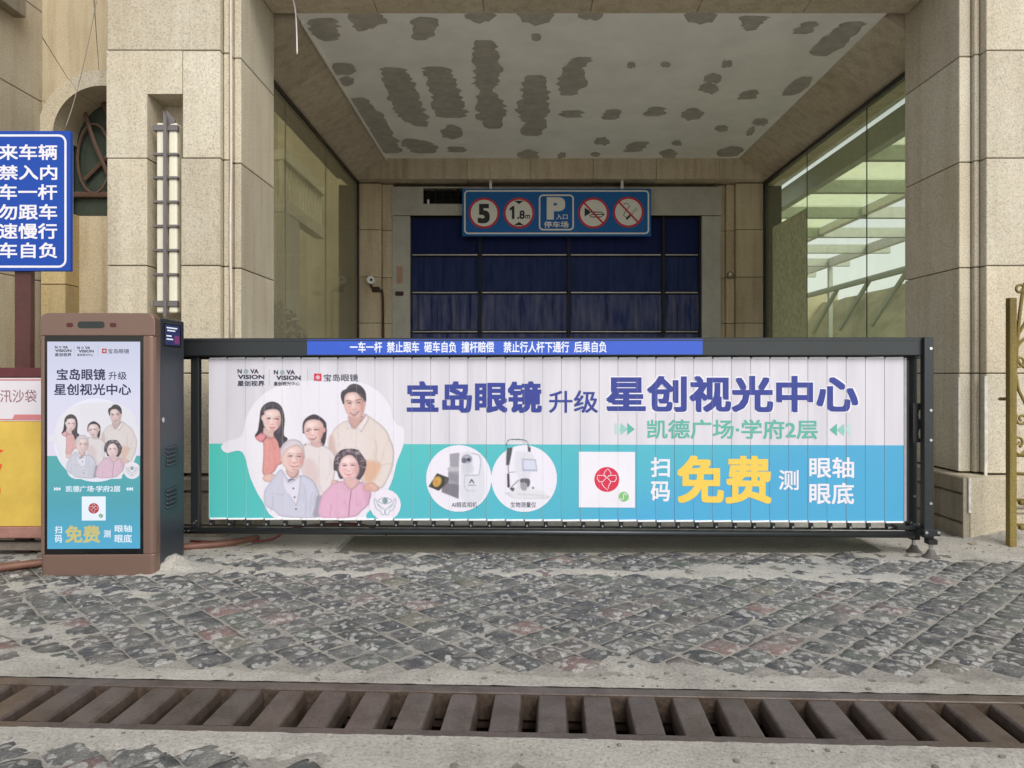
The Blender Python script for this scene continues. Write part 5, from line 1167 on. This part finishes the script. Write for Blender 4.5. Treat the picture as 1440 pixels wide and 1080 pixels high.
logos(scr, ki, lambda x, y: (77.2+(x-334)*.6155, 486.3+(y-519)*.62), YK, e_ink, e_gr, e_red, e_wht)
for sg, xs in ((1, (72, 81, 90)), (-1, (352, 361, 370))):
    for x in xs:
        q = k8(x, 705, x+9, 721); my = (q[1]+q[3])/2
        pts = [(q[0], q[1]), (q[2], my), (q[0], q[3])] if sg > 0 else [(q[2], q[1]), (q[0], my), (q[2], q[3])]
        flat('arrow', scr, [kuv(*p, YK) for p in pts], e_wht, YK)
code_card(scr, ki, lambda x, y: (50+(180+(x-814)*93/79)/2.768, 430+(742+(y-635.5)*94/78)/2.768), YK, e_wht, e_red, e_grn)
# family picture again, on the screen
fm2 = fam.copy(); fm2.materials.clear(); fm2.materials.append(printmat('lit_picture', .66, .93, .7))
n_ = len(fm2.vertices); co = np.zeros(n_*3); fm2.vertices.foreach_get('co', co); co = co.reshape(-1, 3)
a_ = plane_uv(ba, 340, 540, YP); b_ = plane_uv(ba, 558, 731, YP); c_ = kuv(76.5, 569, YK); d_ = kuv(194.5, 673, YK)
co[:, 0] = c_[0]+(co[:, 0]-a_[0])*(d_[0]-c_[0])/(b_[0]-a_[0]); co[:, 2] = c_[1]+(co[:, 2]-a_[1])*(d_[1]-c_[1])/(b_[1]-a_[1]); fm2.vertices.foreach_set('co', co.ravel())
# keep what lies on the screen
bmx = bmesh.new(); bmx.from_mesh(fm2); lo = kuv(68, 600, YK)[0]; hi_ = kuv(196, 600, YK)[0]
bmesh.ops.delete(bmx, geom=[v for v in bmx.verts if not lo < v.co.x < hi_], context='VERTS'); bmx.to_mesh(fm2); bmx.free()
o = link('family_picture', fm2, scr); o.location.y = YK-.0002
ea, eb = kuv(75.5, 620, YK+.0002), kuv(197, 677, YK+.0002)
cc = ((ea[0]+kuv(194, 620, YK)[0])/2, kuv(130, 619, YK)[1]); rr_ = (kuv(194, 620, YK)[0]-ea[0])/2
flat('white_round', scr, circ(cc[0], cc[1], rr_, 48), pr('lit_halo', (226, 226, 240), emit=.70), YK+.0003)
# camera slot, lamps, side display, lock, louvres
bm = B(); q = [kuv(109, 461.5, -.001), kuv(147, 452, -.001)]; prism(bm, rrect(q[0][0], q[0][1], q[1][0], q[1][1], .018), -.0015, .004); Lk('camera_window', bm, paint('dark_green_window', (.012, .02, .018), .12))
for x in (98, 159):
    bm = B(); q = [kuv(x-4.5, 460, -.001), kuv(x+4.5, 454, -.001)]; prism(bm, rrect(q[0][0], q[0][1], q[1][0], q[1][1], .009), -.0015, .004); Lk('indicator_lamp', bm, paint('dark_red_lens', (.07, .008, .008), .2))
def side(px, py):    # pixel -> point on the right side plane x=kw-.004
    m = winv(ki); o = m @ Vector((0, 0, H)); d = m.to_3x3() @ Vector(((px-CX)/F, 1, (CY-py)/F)); t = ((kw-.004)-o.x)/d.x; return o+d*t
SX = kw-.004
a, b = side(219.5, 457), side(243, 490); 
bm = B(); box(bm, SX, SX+.004, .11, .36, b.z+.01, b.z+.155, .002); sdp = Lk('side_display', bm, M_bez)
bm = B(); box(bm, SX+.0042, SX+.005, .13, .34, b.z+.02, b.z+.145); Lk('side_display_picture', bm, pr('lit_dim_blue', (36, 42, 92), emit=.62))
for i, (z_, y0_, y1_) in enumerate(((.125, .15, .30), (.108, .16, .27), (.075, .15, .22), (.055, .15, .24))):
    bm = B(); box(bm, SX+.0052, SX+.0056, y0_, y1_, b.z+z_-.004, b.z+z_+.004); Lk('display_line', bm, e_wht)
bm = B(); box(bm, SX+.0052, SX+.0056, .26, .33, b.z+.03, b.z+.08); Lk('display_block', bm, pr('lit_magenta', (120, 50, 110), emit=.62))
bm = B(); disc(bm, (SX+.004, .10, side(217, 592).z), .016, 'x', 14, .01); Lk('lock', bm, M_steel)
for z0_ in (side(233, 655).z, side(233, 715).z):
    for k in range(5): bm = B(); zz = z0_+k*.026; tube(bm, [(SX+.001, .16, zz), (SX+.005, .175, zz), (SX+.005, .285, zz+.004), (SX+.001, .30, zz+.004)], .008, 6); Lk('louvre', bm, M_char2, smooth=True)
# ------------------------------------------------------------ road signs
blue1 = pr('sign_blue', (0, 98, 172), .7)
cs = thing('parking_sign', 'wide blue car park entrance sign with round limit symbols above the roller door', 'sign', (0.5, Z3-.12, 0))
s0, s1 = plane_uv(cs, 650, 332, 0), plane_uv(cs, 915.5, 265.5, 0)
bm = B(); box(bm, s0[0], s1[0], 0.0005, .03, s0[1], s1[1], .002); fin('sign_board', bm, blue1, cs, world=False)
for x in (690, 875): bm = B(); u, z = plane_uv(cs, x, 262, 0); box(bm, u-.02, u+.02, .008, .028, z-.1, z+.22); fin('hanger', bm, M_steel, cs, world=False)
sw = pr('sign_white', (232, 230, 220)); sr_ = pr('sign_red', (200, 26, 50)); sk = pr('sign_black', (22, 20, 24))
c_ = cropm(640, 250, 4.9655)
pq = lambda x, y, yo=0: plane_uv(cs, *c_([(x, y)])[0], yo)
a, b = pq(68, 388), pq(1350, 92); stroke('border_line', cs, rrect(a[0], a[1], b[0], b[1], .05), .022, sw, -.0005, True)
a, b = pq(590, 362), pq(824, 122); stroke('border_line', cs, rrect(a[0], a[1], b[0], b[1], .05), .022, sw, -.0005, True)
for x, y in ((202, 246), (446, 246), (966, 246), (1210, 240)):
    c = pq(x, y); r_ = pq(x+108, y)[0]-c[0]; flat('sign_ring', cs, circ(c[0], c[1], r_, 40), sr_, -.0005); flat('sign_disc', cs, circ(c[0], c[1], r_*.86, 40), sw, -.0010)
text(cs, cs, '5', (*c_([(158, 182)])[0], *c_([(242, 318)])[0]), sk, .045, -.0015)
flat('lettering', cs, [pq(396, 288), pq(396, 222), pq(380, 232), pq(380, 216), pq(400, 198), pq(414, 198), pq(414, 288)], sk, -.0015); text(cs, cs, '.8', (*c_([(434, 228)])[0], *c_([(486, 288)])[0]), sk, .03, -.0015); text(cs, cs, 'm', (*c_([(490, 258)])[0], *c_([(524, 286)])[0]), sk, .02, -.0015)
text(cs, cs, 'P', (*c_([(640, 136)])[0], *c_([(768, 292)])[0]), sw, .055, -.0010); text(cs, cs, '入口', (*c_([(706, 254)])[0], *c_([(786, 290)])[0]), sw, .015, -.0010); text(cs, cs, '停车场', (*c_([(620, 304)])[0], *c_([(792, 348)])[0]), sw, .02, -.0010)
flat('height_mark', cs, [pq(410, 160), pq(446, 184), pq(482, 160)], sk, -.0015); flat('height_mark', cs, [pq(410, 332), pq(446, 308), pq(482, 332)], sk, -.0015)
flat('horn_bell', cs, [pq(904, 208), pq(904, 270), pq(940, 250), pq(940, 232)], sk, -.0015)
stroke('horn_tube', cs, [pq(935, 240), pq(1020, 240), pq(1040, 256), pq(1020, 274), pq(950, 274), pq(938, 264), pq(955, 256), pq(1045, 256)], .014, sk, -.0015)
stroke('smoke_line', cs, [pq(1176, 184), pq(1200, 178), pq(1222, 196), pq(1190, 230), pq(1176, 262), pq(1200, 280)], .010, sk, -.0015)
stroke('cigarette', cs, [pq(1270, 212), pq(1196, 290)], .030, sk, -.0015); stroke('cigarette', cs, [pq(1272, 210), pq(1226, 258)], .018, sw, -.0018)
for x, y in ((966, 246), (1210, 240)): c0 = pq(x-70, y-74); c1 = pq(x+70, y+74); stroke('bar', cs, [c0, c1], .026, sr_, -.0022)
# left blue notice
ns = thing('notice_sign', 'blue notice board with white lettering on a dark red post at the far left', 'sign', (-3.35, 4.90, 0))
nq = lambda px, py, yo=0: plane_uv(ns, px, py, yo)
a, b = nq(98.5, 381), nq(98.5, 184); nL = a[0]-.62
bm = B(); box(bm, nL, a[0], .0005, .025, a[1], b[1], .002); box(bm, nL, a[0], .026, .03, a[1], b[1]); fin('sign_board', bm, pr('notice_blue', (0, 68, 168), .7), ns, world=False)
c = nq(93, 375); d = nq(93, 190.5); stroke('border_line', ns, rrect(nL+.025, c[1], c[0]-.004, d[1], .045), .014, wht, -.0006, True)
for s, y0, y1 in (('来车辆', 203, 225), ('禁入内', 232, 253), ('车一杆', 259, 281), ('勿跟车', 287, 309), ('速慢行', 314, 336), ('车自负', 341, 363)): text(ns, ns, s, (-2, y0, 80.5, y1), wht, .020, -.0008)
px0, px1 = nq(20, 400, .03)[0], nq(42.5, 400, .03)[0]
bm = B(); box(bm, px0, px1, .031, .08, .0, b[1]-.1, .003); fin('post', bm, paint('dark_red_post', (.075, .022, .017), .4, var=.2), ns, world=False)
# ------------------------------------------------------------ flood sandbag box
sb = thing('sandbag_box', 'worn yellow box with a dark red lid and a white poster at the far left', 'box', (-3.3, 4.80, 0))
sq = lambda px, py, yo=0: plane_uv(sb, px, py, yo)
xr_, xl_ = -2.90-sb.location.x, -4.5-sb.location.x
zt_, zp_, z1_, z2_ = sq(30, 517)[1], sq(30, 531)[1], sq(30, 741)[1], sq(30, 757)[1]
M_yel = paint('yellow_paint', (.60, .41, .07), .55, var=.16, sc=4)
bm = B(); box(bm, xl_, xr_, .01, .28, z1_+.001, zp_-.001, .003); fin('front_panel', bm, M_yel, sb, world=False)
bm = B(); box(bm, xl_-.01, xr_+.01, .0, .30, zp_, zt_, .006); fin('lid', bm, paint('oxblood_paint', (.10, .018, .022), .45, var=.2), sb, world=False)
bm = B(); box(bm, xl_-.01, xr_+.01, -.005, .30, z2_, z1_, .006); fin('bottom_rail', bm, paint('faded_red_paint', (.30, .15, .12), .6, var=.2), sb, world=False)
for x in (xl_+.1, -.35, xr_-.1): bm = B(); box(bm, x-.05, x+.05, .03, .27, 0, z2_-.001); fin('support_block', bm, M_rust2, sb, world=False)
a, b = sq(-60, 592), sq(57.5, 531.5)
bm = B(); box(bm, a[0], b[0], .006, .0095, a[1], b[1]); po = fin('poster', bm, pr('poster_white', (226, 220, 226)), sb, world=False)
pk = pr('poster_rose', (150, 100, 112)); pk2 = pr('poster_pink', (208, 130, 132))
text(po, sb, '汛沙袋', (0, 548, 51.5, 566), pk, .0, .0045)
for y in (534.2, 590): q0, q1 = sq(-60, y+.9), sq(57, y-.9); bm = B(); box(bm, q0[0], q1[0], .0045, .0055, q0[1], q1[1]); fin('poster_border', bm, pk2, po, world=False)
q0, q1 = sq(17, 589), sq(57, 583); flat('poster_band', po, [q0, (q1[0], q0[1]), q1, (q0[0]+.012, q1[1])], pk2, .0042)
bm = B(); o_ = pr('brush_orange', (226, 84, 24))
for p in ([(-6, 640), (0, 632), (5.5, 633), (0, 637), (-6, 645)], [(-6, 655), (1, 652), (3, 654), (-1, 664), (-6, 668)], [(-6, 690), (-1, 680), (1, 690), (-2, 702), (-6, 704)]): flat('brush_stroke', sb, [sq(*q, .009) for q in p], o_, .0085)
flush_text()
# timber and hoses on the ground, left
bm = B(); box(bm, -3.42, -2.86, 4.86, 4.93, .045, .10, .006); box(bm, -3.1, -3.02, 4.8, 5.1, .001, .044, .006)
tag(fin('timber_offcut', bm, stone('weathered_timber', (.20, .17, .14), spec=.2)), 'weathered timber offcuts on the ground under the yellow box', 'timber')
M_hose = paint('rust_red_hose', (.17, .075, .05), .5, var=.2)
bm = B(); pts = [(-3.9, 4.15, .03), (-3.35, 4.3, .03), (-3.0, 4.55, .035), (-2.7, 4.75, .03), (-2.3, 5.0, .03), (-2.0, 5.12, .035), (-1.85, 5.3, .03)]; tube(bm, spline(pts, 6, False), .024, 10)
tag(fin('hose', bm, M_hose, smooth=True), 'rust red hose lying across the ground and behind the kiosk', 'hose')
bm = B(); pts = [(-2.25, 5.12, .05), (-2.0, 5.18, .03), (-1.75, 5.25, .03), (-1.6, 5.3, .10), (-1.35, 5.3, .13), (-1.1, 5.32, .12), (-.95, 5.4, .03)]; tube(bm, spline(pts, 6, False), .008, 8)
tag(fin('red_cable', bm, paint('red_cable', (.18, .025, .03), .5), smooth=True), 'thin red cable trailing under the left end of the banner', 'cable')
bm = B(); pts = [(-3.4, 4.35, .025), (-3.2, 4.42, .02), (-3.0, 4.7, .02), (-2.8, 5.1, .02)]; tube(bm, spline(pts, 6, False), .012, 8)
tag(fin('thin_cable', bm, M_hose, smooth=True), 'thinner brown cable curling beside the rust red hose', 'cable')
# rubble
rs = random.Random(9); bm = B()
for k in range(330):
    if k < 120: x, y = rs.uniform(-2.9, -1.0), rs.uniform(4.62, 5.2)
    elif k < 170: x, y = rs.uniform(-3.7, -2.8), rs.uniform(4.2, 5.0)
    elif k < 220: x, y = rs.uniform(2.2, 3.8), rs.uniform(4.6, 5.2)
    elif k < 280: x = rs.uniform(-2, 2); y = line_y(x)+rs.uniform(.01, .14)
    else: x = rs.uniform(-2, 2); y = line_y(x)-GW-rs.uniform(.01, .3)
    if line_y(x)-GW < y < line_y(x)+.003: continue
    s_ = rs.uniform(.003, .010)*(1.3 if rs.random() < .1 else 1); z_ = max(.004, smear_h(x, y))
    r_ = bmesh.ops.create_icosphere(bm, subdivisions=1, radius=s_, matrix=Matrix.Translation((x, y, z_+s_*.3)) @ Matrix.Diagonal((rs.uniform(.8, 1.6), rs.uniform(.7, 1.3), rs.uniform(.4, .8), 1)))
tag(fin('rubble', bm, concrete('rubble_stone', (.24, .225, .20), sc=20)), 'small crumbs of stone and cement scattered on the ground', 'rubble', kind='stuff')
rs = random.Random(4)
for k, (px, py, s_) in enumerate(((343, 769, .05), (360, 775, .03), (320, 771, .02), (1278+90, 768, .03))):
    x, y = g2(px, py); bm = B(); box(bm, -s_, s_, -s_*.5, s_*.6, 0, .008, .002); o = fin('stone_chip', bm, M_plinth); o.location = (x, y, .016); o.rotation_euler = (R(3), R(-5), rs.uniform(0, 3))
    tag(o, ['flat pale chip of stone lying under the banner left of centre, the largest one', 'small chip of stone right of the large flat chip', 'smallest chip of stone left of the large flat chip', 'chip of stone beside the foot of the right gate pillar'][k], 'stone chip')
# ------------------------------------------------------------ scroll gate on the right
ig = thing('iron_gate', 'old yellowed iron gate with scrollwork at the right edge', 'gate', (3.62, 5.12, 0))
M_gate = stone('rusty_gold_paint', (.24, .185, .045), dark=.3, spec=.3, streak=1.0)
ZG = 5.12
gt_ = lambda x, y, dy=0: W3(x, y, ZG+dy) - Vector((3.62, 5.12, 0))
Lg = lambda n, b: fin(n, b, M_gate, ig, world=False, smooth=True)
a, b = gt_(1417, 750), gt_(1427, 419); bm = B(); box(bm, a.x, b.x, -.024, .024, .0, b.z, .003); fin('gate_post', bm, M_gate, ig, world=False)
def spiral(cx_, cy_, r0, r1, a0, turns, n=26): return [(cx_+(r0+(r1-r0)*i/n)*math.cos(a0+turns*2*math.pi*i/n), cy_+(r0+(r1-r0)*i/n)*math.sin(a0+turns*2*math.pi*i/n)) for i in range(n+1)]
for pts, r_ in (([(1428, 520), (1430, 480), (1434, 440), (1438, 412), (1441, 398)], .013), (spiral(1434, 407, 2.5, 8, 0, 1.1), .010), (spiral(1433, 508, 2, 8.5, 1, 1.2), .009), (spiral(1452, 497, 22, 24, 0, 1.0), .012), (spiral(1437, 589, 2.5, 9, 2, 1.3), .010), (spiral(1431, 621, 2, 8, 0, 1.2), .010),
                ([(1426, 512), (1432, 548), (1444, 572), (1452, 600)], .012), ([(1428, 500), (1432, 470), (1446, 446), (1462, 440)], .012), ([(1424, 612), (1424, 632), (1434, 640), (1446, 630)], .010), (spiral(1475, 589, 2.5, 9, 2, 1.3), .010), (spiral(1478, 470, 3, 18, 2, 1.5), .010)):
    bm = B(); tube(bm, [gt_(x, y) for x, y in pts], r_*.9, 8); Lg('scroll', bm)
for y in (641, 667, 704, 739): bm = B(); tube(bm, [gt_(1427, y-1), gt_(1490, y+2), gt_(1600, y+5)], .011, 8); Lg('cross_rail', bm)
for x, y in ((1437, 707), (1437, 742)): bm = B(); box(bm, gt_(x, y).x-.02, gt_(x, y).x+.03, -.02, .02, gt_(x, y).z-.015, gt_(x, y).z+.02, .006); Lg('rail_collar', bm)
bm = B(); tube(bm, [gt_(1406, 561, .2), gt_(1420, 561, .02)], .012, 8); Lg('wall_bolt', bm)
bm = B(); a = gt_(1600, 750); box(bm, a.x, a.x+.05, -.024, .024, 0, 1.8, .003); fin('gate_post', bm, M_gate, ig, world=False)
